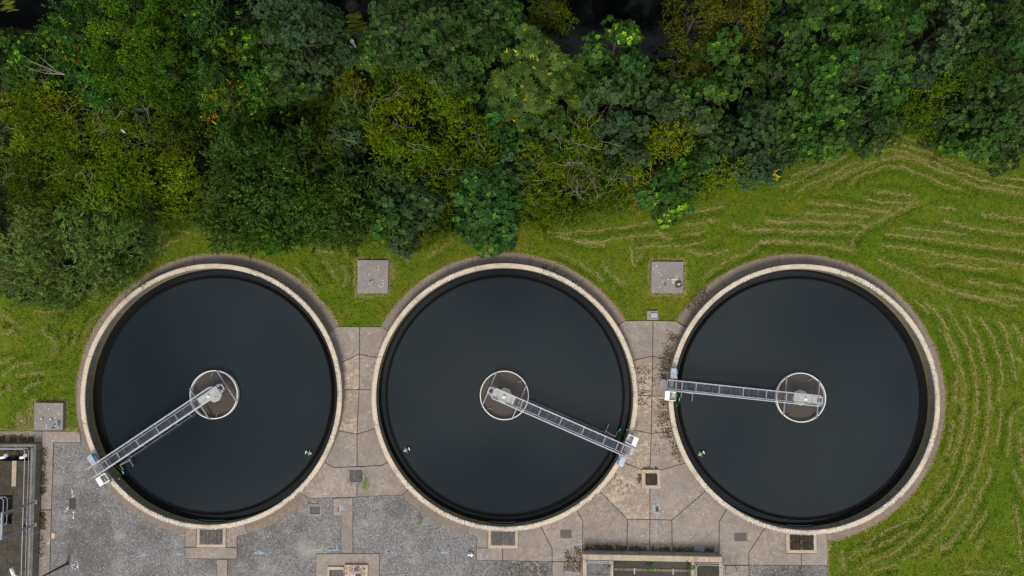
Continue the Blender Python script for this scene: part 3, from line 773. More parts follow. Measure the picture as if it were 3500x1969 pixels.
cover(2241, 1733, 2251, 1749, .068, 'cover', 'stop_tap', 'tiny stop-tap lid ringed with blue spray below the right pit', 'stop tap lid')
cover(1152, 1735, 1161, 1749, .068, 'rust', 'stop_tap', 'tiny rusty stop-tap lid with blue spray on the short slab strip', 'stop tap lid')
p = at(2391, 1875, .1); t = thing('loose_grate', 'loose grey slotted plate lying on moss by the channel chamber', 'loose grate', (p.x, p.y, .07), R(-14))
for k in range(7): MB().box((0, -.21 + k * .07, .03), (1.0, .045, .04)).build('slat', M['galv_dark'], t)
for x in (-.46, .46): MB().box((x, 0, .005), (.05, .46, .02)).build('end_bar', M['galv_dark'], t)
p = at(1609, 1896, .2); t = thing('standpipe', 'small white hydrant standpipe beside the asphalt and slab edge', 'standpipe', (p.x, p.y, .02), R(-4))
MB().tube([(.25, 0, 0), (.2, 0, .3), (-.25, .01, .34)], .07, 10).build('pipe', M['white'], t, smooth=True)
MB().tube([(.08, -.2, .36), (.12, .2, .36)], .03, 6).build('handle', M['white'], t); MB().box((-.27, 0, .34), (.08, .2, .2)).build('nozzle', M['galv'], t, bevel=.01)
p = at(182, 1830, .03); o = MB().add([(-.18, -.32, .02), (.12, -.28, .05), (.22, .1, .02), (.02, .3, .07), (-.2, .22, .02), (.0, .0, .1)], [(0, 1, 5), (1, 2, 5), (2, 3, 5), (3, 4, 5), (4, 0, 5)]).build('cardboard_scrap', M['cardboard'])
o.location = (p.x, p.y, .03); tag(o, 'crumpled tan scrap lying where the left slab strip meets asphalt', 'litter')

# sprayed marks, flat paint on the ground
def marks(name, label, strokes, m, z, wd=.07, cat='spray mark'):
    b = MB()
    for st in strokes:
        for (p0, p1) in zip(st, st[1:]):
            A0, A1 = at(*p0, z), at(*p1, z); d = A1 - A0
            k = max(1, int(d.length / .22))
            for i in range(k):
                if random.random() < .15: continue
                u0 = A0 + d * (i / k); u1 = A0 + d * ((i + .92) / k); n_ = Vector((-d.y, d.x, 0)).normalized() * wd * random.uniform(.25, .6)
                b.add([u0 + n_, u0 - n_, u1 - n_ * random.uniform(.6, 1.2), u1 + n_ * random.uniform(.6, 1.2)], [(0, 1, 2, 3)])
    tag(b.build(name, m), label, cat)
BP, WP = M['blue_paint'], M['white_paint']; za, zs = .0245, .071
marks('spray_mark', 'blue sprayed dashes on asphalt left of the long slab strip', [[(1052, 1886), (1066, 1881), (1096, 1880)], [(1125, 1882), (1160, 1881)], [(1152, 1865), (1152, 1878)]], BP, za, .08)
marks('spray_mark', 'short blue sprayed dash on asphalt right of the long slab strip', [[(1316, 1884), (1338, 1884)], [(1318, 1886), (1336, 1883)]], BP, za, .1)
marks('spray_mark', 'blue sprayed dash on asphalt left of the white standpipe', [[(1505, 1890), (1520, 1888), (1535, 1893)], [(1508, 1893), (1530, 1892)]], BP, za, .1)
marks('spray_mark', 'blue sprayed dash on the slab right of the white standpipe', [[(1632, 1899), (1668, 1901)], [(1640, 1897), (1664, 1902)]], BP, zs, .09)
marks('spray_mark', 'blue sprayed dash on asphalt below the left tank pit, right side', [[(868, 1891), (884, 1886), (905, 1891)], [(872, 1892), (900, 1892)]], BP, za, .11)
marks('spray_mark', 'blue sprayed dash on the slab below the left tank pit', [[(714, 1894), (736, 1892)], [(718, 1897), (734, 1896)]], BP, zs, .11)
marks('spray_mark', 'long faint blue sprayed dash on left asphalt', [[(468, 1906), (490, 1897), (512, 1898)], [(600, 1895), (624, 1894)]], BP, za, .09)
marks('spray_mark', 'blue sprayed box round the tiny stop-tap lid', [[(2236, 1728), (2236, 1756)], [(2256, 1730), (2256, 1752)], [(2240, 1754), (2256, 1754)], [(2247, 1722), (2254, 1726)]], BP, zs, .12)
marks('spray_mark', 'blue sprayed line running down to the channel chamber wall', [[(2244, 1756), (2243, 1800), (2242, 1845), (2236, 1858), (2218, 1861)], [(2130, 1860), (2142, 1859)]], BP, zs, .06)
marks('spray_mark', 'blue sprayed curve on the slab left of the channel chamber', [[(2008, 1855), (1980, 1860), (1962, 1869)], [(1925, 1896), (1905, 1907), (1868, 1906)]], BP, zs, .08)
marks('spray_mark', 'blue sprayed smear by the rusty stop-tap lid', [[(1163, 1728), (1163, 1748)], [(1170, 1730), (1170, 1745)], [(1154, 1755), (1158, 1757)]], BP, zs, .16)
marks('spray_mark', 'blue smear on slab below the right square pit', [[(2215, 1668), (2214, 1688)]], BP, zs, .2)
marks('spray_mark', 'white sprayed arrows round the dark drain cover', [[(245, 1673), (245, 1688)], [(250, 1676), (248, 1690)], [(240, 1690), (246, 1700), (252, 1692)], [(235, 1733), (228, 1742)], [(227, 1736), (228, 1743), (235, 1744)], [(247, 1742), (249, 1754), (256, 1748)], [(249, 1750), (252, 1772)], [(254, 1764), (252, 1774), (247, 1768)], [(222, 1744), (226, 1750)]], WP, za, .06)
marks('spray_mark', 'white sprayed figures on asphalt near the lower left lamp', [[(246, 1921), (246, 1938), (250, 1946)], [(254, 1928), (252, 1944)], [(262, 1924), (268, 1930), (262, 1936), (268, 1942)], [(258, 1920), (264, 1918)], [(258, 1948), (256, 1942)]], WP, za, .06)
marks('spray_mark', 'small white sprayed arrow on the left slab strip', [[(171, 1840), (168, 1850), (164, 1862)], [(164, 1856), (164, 1863), (170, 1860)]], WP, zs, .05)
marks('spray_mark', 'white squiggle of spray on the left slab strip', [[(150, 1904), (146, 1914), (140, 1922)], [(152, 1902), (155, 1908)]], M['rough'], zs, .1)

# ------------------------------------------------------------------ railings
def railing(name, path, z0, h, label, group=None, post=1.6, m='rail', r_=.027, round_=.25):
    p0 = Vector((path[0][0], path[0][1], z0)); t = thing(name, label, 'railing', p0, 0, group)
    P = [Vector((x - p0.x, y - p0.y, 0)) for x, y in path]
    def rounded(z):
        out = [P[0] + Vector((0, 0, z))]
        for i in range(1, len(P) - 1):
            a, b_, c = P[i - 1], P[i], P[i + 1]; u = (a - b_).normalized() * round_; v = (c - b_).normalized() * round_
            for k in range(5):
                s_ = k / 4; out.append(b_ + u * (1 - s_) ** 2 + v * s_ ** 2 + Vector((0, 0, z)))
        out.append(P[-1] + Vector((0, 0, z))); return out
    MB().tube(rounded(h), r_, 6).build('top_rail', M[m], t, smooth=True)
    MB().tube(rounded(h * .52), r_ * .85, 6).build('knee_rail', M[m], t, smooth=True)
    for i in range(len(P) - 1):
        L = (P[i + 1] - P[i]).length; n_ = max(1, round(L / post))
        for k in range(n_ + (i == len(P) - 2)):
            q = P[i] + (P[i + 1] - P[i]) * ((k + (.15 if i or k else .0)) / n_ if k < n_ else 1.0)
            MB().tube([q, q + Vector((0, 0, h))], r_ * .9, 5).build('post', M['galv'], t)
    return t

# ------------------------------------------------------------------ channel chamber, bottom centre
Z1 = 1.25
a = at(1989, 1880, 0); c_ = at(2457, 1889, 0)
ox, oy = a.x, a.y; Wd = c_.x - a.x
t = thing('channel_chamber', 'raised concrete channel chamber cut by the photo bottom, brown water inside', 'channel chamber', (ox, oy, 0), math.atan2(c_.y - a.y, c_.x - a.x))
def loc(px, py, z):
    p = at(px, py, z); v = Vector((p.x - ox, p.y - oy, 0)); v.rotate(Euler((0, 0, -t.rotation_euler.z))); return v
xl = loc(2097, 1930, Z1).x; xr = loc(2363, 1930, Z1).x; yb = -9.0
MB().box((Wd / 2, -.28, Z1 / 2), (Wd, .55, Z1)).build('head_wall', M['rough'], t, bevel=.02)
MB().box((Wd / 2, .012, Z1 / 2 - .02), (Wd - .01, .02, Z1 - .05)).build('wall_face', M['wall_outer'], t)
for x0, x1 in ((0, .3), (xl - .35, xl), (xr, xr + .35), (Wd - .3, Wd)):
    MB().box(((x0 + x1) / 2, -.56 - 4.2, Z1 / 2), (x1 - x0, 8.4, Z1 - .004)).build('side_wall', M['rough'], t, bevel=.02)
def panels(x0, x1, y0, y1, nx, ny, z, m, par, bm='black'):
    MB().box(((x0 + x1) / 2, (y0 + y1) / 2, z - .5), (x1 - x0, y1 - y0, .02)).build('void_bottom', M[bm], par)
    for i in range(nx):
        for j in range(ny):
            u0 = x0 + (x1 - x0) * i / nx; u1 = x0 + (x1 - x0) * (i + 1) / nx; v0 = y0 + (y1 - y0) * j / ny; v1 = y0 + (y1 - y0) * (j + 1) / ny
            b = MB(); grating(b, u0 + .02, v0 + .02, u1 - .02, v1 - .02, z, .07, .042); b.build('grating_panel', M[m], par)
            b = MB()
            for (x, y) in ((u0 + .1, v0 + .06), (u1 - .1, v0 + .06), (u0 + .1, v1 - .06)): b.box((x, y, z + .03), (.09, .04, .02))
            b.build('clip', M['redclip'], par)
panels(.32, xl - .36, -6.0, -.58, 1, 4, Z1 - .03, 'grate_b', t); panels(xr + .36, Wd - .32, -6.0, -.58, 1, 4, Z1 - .03, 'grate', t)
def wbox(name, x0, x1, y0, y1, z, m):
    b = MB(); b.add([(x0, y0, z), (x1, y0, z), (x1, y1, z), (x0, y1, z)], [(0, 1, 2, 3)]); o = b.build(name, M[m], t); return o
wbox('upper_water', xl, xr, -1.55, -.55, .60, 'channel'); wbox('lower_water', xl, xr, -9, -1.8, .30, 'channel')
MB().box(((xl + xr) / 2, -1.62, .42), (xr - xl - .01, .26, .50)).build('weir_wall', M['stone'], t, bevel=.02)
for k in (.28, .78): MB().box((xl + (xr - xl) * k, -1.72, .62), (.12, .6, .3)).build('weir_post', M['galv_dark'], t)
rz_ = t.rotation_euler.z
def glob(x, y):
    v = Vector((x, y, 0)); v.rotate(Euler((0, 0, rz_))); return (v.x + ox, v.y + oy)
railing('railing', [glob(.22, -6), glob(.22, -.45), glob(xl - .25, -.45), glob(xl - .25, -6)], Z1, 1.1, 'white double railing round the left grated deck of the channel chamber', 'railings round grated decks', m='rail')
railing('railing', [glob(xr + .25, -6), glob(xr + .25, -.45), glob(Wd - .15, -.45), glob(Wd - .15, -6)], Z1, 1.1, 'white double railing round the right grated deck of the channel chamber', 'railings round grated decks', m='rail')
for (px, py, rz, lb) in ((1958, 1962, -8, 'steel step-over ladder left of the channel chamber at the photo bottom'), (2500, 1966, 14, 'steel step-over ladder right of the channel chamber at the photo bottom')):
    p = at(px, py, 1.2); q = thing('step_ladder', lb, 'step ladder', (p.x, p.y, 0), R(rz))
    for s_ in (-.22, .22): MB().tube([(-.8, s_, 1.5), (.75, s_, 1.4), (.8, s_, .06)], .035, 6).build('rail', M['galv'], q)
    for k in range(5): MB().tube([(-.6 + k * .3, -.22, 1.46 - k * .02), (-.6 + k * .3, .22, 1.46 - k * .02)], .02, 5).build('rung', M['galv'], q)
    MB().box((-.8, 0, .75), (.06, .5, 1.4)).build('leg_frame', M['galv_dark'], q)

# ------------------------------------------------------------------ grated chamber, lower left corner
Z2 = .9
a = at(144, 1513, 0); c_ = at(131, 1969, 0)
dx = c_.x - a.x; dy = c_.y - a.y; rz2 = math.atan2(dy, dx) + PI / 2   # local -y runs down the photo
t = thing('inlet_chamber', 'raised concrete chamber with brown grated floor in the lower left corner', 'inlet chamber', (a.x, a.y, 0), rz2)
def loc2(px, py, z):
    p = at(px, py, z); v = Vector((p.x - a.x, p.y - a.y, 0)); v.rotate(Euler((0, 0, -rz2))); return v
def glob2(x, y):
    v = Vector((x, y, 0)); v.rotate(Euler((0, 0, rz2))); return (v.x + a.x, v.y + a.y)
MB().box((-8.01, -.14, Z2 / 2), (16, .28, Z2)).build('end_wall', M['wall'], t, bevel=.03)
MB().box((-.15, -9.5 - .285, Z2 / 2), (.30, 19, Z2)).build('side_wall', M['wall'], t, bevel=.03)
MB().box((-.42, -9.8, Z2 - .04), (.22, 18.9, .08)).build('ledge', M['apron'], t)
MB().box((-.32, -9.8, Z2 + .01), (.06, 18.8, .06)).build('edge_strip', M['galv_dark'], t)
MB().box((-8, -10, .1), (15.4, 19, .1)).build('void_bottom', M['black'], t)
zf = Z2 - .12
ys = [loc2(60, y, zf).y for y in (1575, 1612, 1662, 1692, 1742, 1790, 1839, 1878, 1918, 1957, 2000)]
xs = [loc2(x, 1700, zf).x for x in (-40, 3, 43, 80)] + [-.54]
for j in range(len(ys) - 1):
    for i in range(len(xs) - 1):
        if i < 2 and j in (3, 4): continue
        if i == 2 and j in (0, 1): 
            pass
        b = MB(); x0, x1, y1, y0 = xs[i] + .02, xs[i + 1] - .02, ys[j] - .02, ys[j + 1] + .02
        b.box(((x0 + x1) / 2, (y0 + y1) / 2, zf - .03), (x1 - x0, y1 - y0, .03))
        grating(b, x0, y0, x1, y1, zf, .12, .05); b.build('grating_panel', M['grate'], t)
        b = MB()
        for (x, y) in ((x0 + .1, y0 + .06), (x1 - .1, y0 + .06), (x0 + .1, y1 - .06)): b.box((x, y, zf + .03), (.05, .03, .02))
        b.build('clip', M['redclip'], t)
x_ = loc2(49, 1640, zf).x
MB().box((x_, (ys[0] + ys[2]) / 2, zf + .04), (.45, ys[0] - ys[2], .07)).build('gravel_strip', M['rough'], t)
for (px, lb) in ((77, 'right-hand white valve actuator on the lower left chamber'), (10, 'left-hand white valve actuator on the lower left chamber')):
    p = at(px, 1564, 1.1); q = thing('valve_actuator', lb, 'valve actuator', (p.x, p.y, .5), R(8), 'valve actuators in the dark bay')
    MB().tube([(-.3, 0, .5), (.2, .03, .55)], .13, 10).build('body', M['white'], q, smooth=True)
    MB().box((.32, .18, .5), (.4, .3, .3)).build('gearcase', M['galv'], q, bevel=.03); MB().tube([(0, 0, -.3), (0, 0, .45)], .05, 8).build('stem', M['galv_dark'], q)
railing('railing', [glob2(-15, -.3), glob2(-.28, -.3), glob2(-.28, -19)], Z2, 1.15, 'long white railing round the lower left grated chamber', 'railings round grated decks', 1.75, 'rail', .026, .35)
e0 = loc2(40, 1694, zf); e1 = loc2(40, 1786, zf)
railing('railing', [glob2(-15, e0.y), glob2(e0.x, e0.y), glob2(e0.x, e1.y), glob2(-15, e1.y)], zf, 1.1, 'white railing guarding the black opening in the left chamber', 'railings round grated decks', 1.2, 'rail', .026, .3)
# goalpost hoist frame
ga = at(121, 1715, Z2); gb = at(119, 1793, Z2)
H_ = 4.4
q = thing('hoist_frame', 'tall blue-grey steel goalpost hoist leaning out over the left chamber', 'hoist frame', (ga.x, ga.y, Z2))
d = gb - ga
for v in (Vector((0, 0, 0)), Vector((d.x, d.y, 0))):
    MB().beam(v, v + Vector((0, 0, H_)), .18, .18).build('post', M['galv_dark'], q); MB().box(v + Vector((0, 0, .02)), (.36, .36, .04)).build('foot_plate', M['rough'], q)
MB().beam(Vector((0, .15, H_)), Vector((d.x, d.y - .15, H_)), .18, .2).build('head_beam', M['galv_dark'], q)
MB().beam(Vector((0, d.y / 2, H_ - .25)), Vector((-7, d.y / 2, H_ - .25)), .16, .26).build('runway_beam', M['galv'], q)
MB().beam(Vector((-.1, d.y * .35, H_ - .2)), Vector((-1.6, d.y * .12, H_ - 1.2)), .07, .07).build('brace', M['galv'], q)
b = MB(); b.beam(Vector((0, 0, H_ * .55)), Vector((.0, -.3, H_ * .9)), .06, .06); b.build('bracket', M['galv'], q)
p = at(84, 1797, Z2 + .2); q = thing('hose_reel', 'small black and blue fitting by the hoist post', 'hose fitting', (p.x, p.y, zf + .03))
MB().tube([(-.25, -.12, .1), (.1, .0, .12)], .11, 8).build('body', M['black'], q); MB().tube([(.12, .05, .16), (.18, .28, .2)], .07, 8).build('knob', M['blue'], q)
p = at(55, 1950, 1.6); q = thing('stub_lamp', 'cream cylindrical lamp at the bottom of the left chamber', 'lamp', (p.x, p.y, zf))
MB().tube([(.3, -.45, 0), (.3, -.45, 1.2)], .05, 8).build('post', M['galv'], q); MB().tube([(-.12, .42, 1.35), (.12, -.25, 1.3)], .17, 12).build('lamp', M['cream'], q, smooth=True)
MB().tube([(.1, -.3, 1.25), (.32, -.5, 1.15)], .12, 10).build('bracket', M['white'], q, smooth=True)
p = at(232, 1925, 0.02); q = thing('lamp_post', 'dark grey lamp post on left asphalt, running out of the photo bottom', 'lamp post', (p.x, p.y, .02))
MB().tube([(0, 0, 0), (0, 0, 5.0)], .12, 10, .075).build('pole', M['rubber'], q, smooth=True); MB().box((0, 0, .02), (.36, .36, .05)).build('base_plate', M['rubber'], q)
MB().beam((0, 0, 4.95), (-.9, -.1, 5.05), .12, .08).build('lamp_arm', M['rubber'], q)

# ------------------------------------------------------------------ foliage
def unit(v): return v / np.maximum(np.linalg.norm(v, axis=-1, keepdims=True), 1e-6)
def leafquad(base, d, side, L, Wd, fold=.0):
    """diamond leaf"""
    nrm = np.cross(d, side); m = base + d * L * .45
    return np.stack([base, m + side * Wd / 2 + nrm * fold, base + d * L, m - side * Wd / 2 + nrm * fold])
def t_rosette(rs, n, L, Wd, lift=.25, droop=0.0):
    q = []
    for k in range(n):
        a = 2 * PI * (k + rs.uniform(-.25, .25)) / n; e = lift + rs.uniform(-.25, .25)
        d = np.array([math.cos(a) * math.cos(e), math.sin(a) * math.cos(e), math.sin(e)]); s = np.array([-math.sin(a), math.cos(a), rs.uniform(-.3, .3)]); s /= np.linalg.norm(s)
        q.append(leafquad(d * .03, d, s, L * rs.uniform(.75, 1.15), Wd * rs.uniform(.8, 1.2), .03))
    return np.array(q)
def t_spray(rs, n, ln, L, Wd, open_=.9, bend=.15):
    q = []
    for k in range(n):
        u = (k + .5) / n; a = k * PI + rs.uniform(-.5, .5); o_ = open_ * (1 - .45 * u)
        d = np.array([math.cos(a) * math.sin(o_), math.sin(a) * math.sin(o_), math.cos(o_)]); s = np.cross(d, rs.normal(size=3)); s /= np.linalg.norm(s)
        base = np.array([bend * u * u, 0, ln * u]); q.append(leafquad(base, d, s, L * rs.uniform(.7, 1.2), Wd * rs.uniform(.8, 1.2)))
    return np.array(q)
def t_tuft(rs, n, rad, L, Wd):
    q = []
    for k in range(n):
        base = rs.normal(size=3) * rad * .5; d = unit(rs.normal(size=3) + np.array([0, 0, .6])); s = np.cross(d, rs.normal(size=3)); s /= np.linalg.norm(s)
        q.append(leafquad(base, d, s, L * rs.uniform(.7, 1.3), Wd * rs.uniform(.7, 1.3)))
    return np.array(q)
rs = np.random.RandomState(3)
TPL = {
 'syc': [t_rosette(rs, 6, .27, .20) for _ in range(5)],
 'chest': [t_rosette(rs, 9, .55, .19, .05) for _ in range(5)],
 'elm': [t_spray(rs, 9, .80, .26, .18, .7) for _ in range(5)],
 'ash': [t_spray(rs, 10, .85, .26, .13, 1.25, .3) for _ in range(5)],
 'haw': [t_spray(rs, 7, .6, .16, .12, 1.0) for _ in range(5)],
 'fine': [t_tuft(rs, 7, .22, .2, .14) for _ in range(5)],
 'willow': [t_spray(rs, 9, .6, .34, .07, .55, .35) for _ in range(5)],
}
# kind: template, base colour, colour b (lobe variation), tip colour, tip share, density, direction (normal, up, random), scale
KIND = {
 'syc':     ('syc', (0.0252, 0.0521, 0.0125), (0.0319, 0.0630, 0.0147), (0.070, 0.150, 0.0100), .05, 6.2, (.9, .5, .45)),  # sycamore greens lowered, putting the top rows' darkness into the leaf colour
 'syc_blue':('syc', (0.0301, 0.0559, 0.0220), (0.0396, 0.0679, 0.0257), (0.074, 0.160, 0.0150), .03, 6.2, (.9, .5, .45)),
 'syc_bright':('syc', (0.0264, 0.0651, 0.0111), (0.0334, 0.0774, 0.0123), (0.090, 0.190, 0.0120), .10, 6.2, (.9, .5, .45)),
 'syc_lime':('syc', (0.025, 0.066, 0.0096), (0.033, 0.078, 0.0120), (0.200, 0.380, 0.0150), .12, 6.2, (.9, .5, .4)),
 'chestnut':('chest', (0.039, 0.071, 0.0120), (0.048, 0.083, 0.0132), (0.386, 0.310, 0.0100), .10, 2.3, (.6, .9, .2)),
 'chest_bright':('syc', (0.0225, 0.0621, 0.0135), (0.0297, 0.0756, 0.0162), (0.075, 0.200, 0.0200), .12, 6.2, (.8, .7, .3)),
 'elm':     ('elm', (0.030, 0.067, 0.0095), (0.047, 0.087, 0.0123), (0.092, 0.160, 0.0217), .10, 5.6, (1, .35, .3)),
 'elm_mid': ('elm', (0.030, 0.078, 0.0060), (0.040, 0.094, 0.0072), (0.092, 0.180, 0.0100), .10, 5.4, (1, .35, .35)),
 'ash':     ('ash', (0.0220, 0.0590, 0.0106), (0.0290, 0.0713, 0.0116), (0.110, 0.270, 0.0100), .08, 3.6, (1, .2, .3)),
 'ash_bright':('ash', (0.030, 0.090, 0.0096), (0.041, 0.108, 0.0120), (0.130, 0.280, 0.0100), .18, 3.6, (1, .25, .3)),
 'ash_autumn':('ash', (0.033, 0.080, 0.0080), (0.046, 0.100, 0.0090), (0.368, 0.340, 0.0100), .12, 3.6, (1, .3, .3)),
 'fine':    ('fine', (0.0340, 0.0846, 0.0036), (0.0442, 0.1021, 0.0046), (0.092, 0.180, 0.0050), .08, 6.0, (.8, .5, .6)),
 'haw':     ('haw', (0.066, 0.116, 0.0035), (0.090, 0.140, 0.0040), (0.147, 0.200, 0.0050), .10, 7.4, (.9, .3, .6)),
 'haw_bright':('haw', (0.087, 0.140, 0.0035), (0.115, 0.165, 0.0040), (0.193, 0.250, 0.0050), .14, 7.4, (.9, .3, .6)),
 'haw_dark':('haw', (0.0405, 0.0686, 0.0026), (0.0554, 0.0862, 0.0035), (0.110, 0.150, 0.0050), .06, 7.4, (.9, .3, .6)),
 'yellow':  ('haw', (0.109, 0.150, 0.0030), (0.138, 0.180, 0.0035), (0.258, 0.260, 0.0050), .15, 7.4, (1, .3, .5)),
 'olive_brown':('fine', (0.058, 0.067, 0.0050), (0.070, 0.081, 0.0060), (0.120, 0.140, 0.0050), .06, 5.6, (.8, .4, .6)),
 'willow':  ('willow', (0.085, 0.127, 0.0212), (0.114, 0.166, 0.0324), (0.175, 0.230, 0.0620), .12, 5.2, (.8, .1, .8)),
 'willow_dark':('willow', (0.055, 0.100, 0.0140), (0.072, 0.125, 0.0236), (0.101, 0.160, 0.0310), .08, 5.2, (.8, .1, .8)),
}
LOBE = {'syc': (.55, 1.15), 'chest': (.45, .6), 'elm': (.42, .66), 'ash': (.40, .6), 'haw': (.42, .90), 'fine': (.45, .90), 'willow': (.38, .80)}
SP = {'syc': .72, 'chest': .80, 'elm': .80, 'ash': .8, 'haw': .7, 'fine': .68, 'willow': .7}
def crown_mesh(kind, r, h, seed, dens=1.0, sc_=1.0):
    rs = np.random.RandomState(seed)
    tp, ca, cb, ct, share, den, (kn, ku, kr) = KIND[kind]
    l0, l1 = LOBE[tp]; k_ = min(1.0, r / 2.6) ** .5; l0 *= k_; l1 *= k_
    L = []; nl = int(1.15 * (r / ((l0 + l1) / 2)) ** 2)
    wx = [rs.uniform(0, 6) for _ in range(4)]
    nb = max(3, int((r / 1.5) ** 2)); B = []        # boughs: broad mounds whose sides fall into shade
    for _ in range(nb):
        a = rs.uniform(0, 2 * PI); d = math.sqrt(rs.uniform()) * r * .9; B.append((d * math.cos(a), d * math.sin(a), rs.uniform(.9, 1.5) * min(1, r / 2.2), rs.uniform(-.05, .10) * h))
    def rim(a): return 1 + .10 * math.sin(2 * a + wx[0]) + .10 * math.sin(3 * a + wx[1]) + .07 * math.sin(5 * a + wx[2])
    tries = 0
    while len(L) < nl and tries < nl * 60:      # the lit upper clumps
        tries += 1
        a = rs.uniform(0, 2 * PI); f = math.sqrt(rs.uniform()); d = f * r * .93 * rim(a)
        rl = rs.uniform(l0, l1); px_, py_ = d * math.cos(a), d * math.sin(a)
        z = h * (1 - .55 * f ** 3.0) + max(bz - 2.7 * min(1, h / 9) * min(1.6, ((px_ - bx) ** 2 + (py_ - by) ** 2) / (br * br)) for bx, by, br, bz in B)
        z += rs.normal() * .02 * h
        p = np.array([d * math.cos(a), d * math.sin(a), z - rl])
        if all((p[0] - q[0][0]) ** 2 + (p[1] - q[0][1]) ** 2 > (SP[tp] * (rl + q[1])) ** 2 for q in L): L.append((p, rl))
    for _ in range(int(nl * .28)):              # the shaded clumps between and below them
        a = rs.uniform(0, 2 * PI); f = math.sqrt(rs.uniform()); d = f * r * .95 * rim(a); rl = rs.uniform(l0, l1)
        L.append((np.array([d * math.cos(a), d * math.sin(a), h * (1 - .36 * f ** 2) - rs.uniform(2.4, 4.2) * min(1, h / 8)]), rl))
    ns = int(r * 3.2)
    for k in range(ns):    # skirt
        a = 2 * PI * (k + rs.uniform(-.3, .3)) / ns; rl = rs.uniform(l0, l1) * 1.1; d = r * rs.uniform(.75, .95) * rim(a)
        L.append((np.array([d * math.cos(a), d * math.sin(a), h * rs.uniform(.30, .60)]), rl))
    pos = []; nrm = []; colr = []; tip = []
    for p, rl in L:
        n = int(den * dens * rl * rl * 2 * PI * 1.25) + 6
        v = unit(rs.normal(size=(n, 3))); v[:, 2] = np.abs(v[:, 2]) * .95 - .18; v = unit(v)
        sq = np.array([1, 1, .8])
        rad = rl * (rs.uniform(.72, 1.12, size=(n, 1)))
        if tp in ('elm', 'ash', 'haw', 'willow'):      # plume-shaped clumps leaning outwards
            o_ = unit(np.array([p[0], p[1], 0]) / r * .95 + np.array([0, 0, .55]) + rs.normal(size=3) * .35)
            st = {'elm': 1.15, 'ash': 1.1, 'haw': .7, 'willow': .9}[tp]; al = (v * o_).sum(1, keepdims=True)
            v2 = v * .80 + o_ * al * st; pos.append(p + v2 * rad)
        else: pos.append(p + v * rad * sq)
        nrm.append(v)
        u = rs.uniform(); base = np.array(ca) * (1 - u) + np.array(cb) * u
        hue = 1 + rs.normal(size=3) * np.array([.08, .03, .06])
        colr.append(np.tile(base * hue * rs.uniform(.74, 1.28), (n, 1)))
        hot = share * (2.4 if rs.uniform() < .35 else .55)
        tip.append((rs.uniform(size=n) < hot) & (v[:, 2] > .1))
    pos = np.concatenate(pos); nrm = np.concatenate(nrm); colr = np.concatenate(colr); tip = np.concatenate(tip); N = len(pos)
    d = unit(nrm * kn + np.array([0, 0, 1]) * ku + rs.normal(size=(N, 3)) * kr)
    x = unit(np.cross(d, rs.normal(size=(N, 3)))); y = np.cross(d, x)
    Rm = np.stack([x, y, d], -1)   # columns
    tt = TPL[tp]; which = rs.randint(len(tt), size=N); s = sc_ * rs.uniform(.75, 1.25, size=N)
    Q = []; C = []
    for k in range(len(tt)):
        i = np.where(which == k)[0]; T = tt[k]
        q = np.einsum('nij,qvj->nqvi', Rm[i], T) * s[i][:, None, None, None] + pos[i][:, None, None, :]
        c = np.repeat(colr[i][:, None, :], len(T), 1) * rs.uniform(.82, 1.2, size=(len(i), len(T), 1)) * rs.uniform(.72, 1.35, size=(len(i), 1, 1))
        tc = np.array(ct)[None, None, :] * rs.uniform(.55, 1.15, size=(len(i), len(T), 1)) * (1 + rs.normal(size=(len(i), 1, 3)) * .1)
        if kind == 'ash_autumn':
            red = rs.uniform(size=(len(i), 1, 1)) < .35
            tc = np.where(red, tc * np.array([1.1, .38, 1.5]), tc)
        if kind == 'chestnut':      # only the heart of a rosette yellows
            m_ = np.zeros((len(i), len(T), 1), bool); m_[:, :2] = True; c = np.where(tip[i][:, None, None] & m_, tc, c)
        else: c = np.where(tip[i][:, None, None], tc, c)
        Q.append(q.reshape(-1, 4, 3)); C.append(c.reshape(-1, 3))
    return np.concatenate(Q), np.concatenate(C)
def trunk_mesh(r, h, seed):
    rs = random.Random(seed); b = MB(); r0 = .06 + r * .045
    top = h * .62; lean = (rs.uniform(-.3, .3), rs.uniform(-.3, .3))
    pts = [(0, 0, -.15), (lean[0] * .3, lean[1] * .3, top * .4), (lean[0], lean[1], top)]
    b.tube(pts, r0, 7, r0 * .5)
    for k in range(6):
        a = 2 * PI * k / 6 + rs.uniform(-.4, .4); z = top * rs.uniform(.45, .95); q = r * rs.uniform(.5, .8)
        b.tube([(lean[0] * z / top, lean[1] * z / top, z), (q * .5 * math.cos(a), q * .5 * math.sin(a), min(h * .6, z + .12 * h)), (q * math.cos(a + .2), q * math.sin(a + .2), min(h * .62, z + .2 * h))], r0 * .42, 5, r0 * .12)
    return b
def twigs(n, r, h, seed, rad=.022, rise=.25):
    rs = random.Random(seed); b = MB()
    for k in range(n):
        a = rs.uniform(0, 2 * PI); d = r * math.sqrt(rs.uniform(0, 1)) * .75
        x, y = d * math.cos(a), d * math.sin(a); z = h * (1 - .32 * (d / r) ** 2.2) - .15
        ha = rs.uniform(0, 2 * PI); pts = [(x, y, z)]
        for i in range(5):
            ha += rs.uniform(-.5, .5); st = rs.uniform(.25, .5)
            x += st * math.cos(ha); y += st * math.sin(ha); z += rise * rs.uniform(-.2, .6); pts.append((x, y, z))
            if rs.random() < .6:
                hb = ha + rs.choice((-1, 1)) * rs.uniform(.5, 1.1); q = [(x, y, z)]; u, v, w_ = x, y, z
                for j in range(3): u += .28 * math.cos(hb); v += .28 * math.sin(hb); w_ += rise * rs.uniform(-.2, .5); hb += rs.uniform(-.4, .4); q.append((u, v, w_))
                b.tube(q, rad * .6, 3, rad * .3, caps=False)
        b.tube(pts, rad, 3, rad * .45, caps=False)
    return b
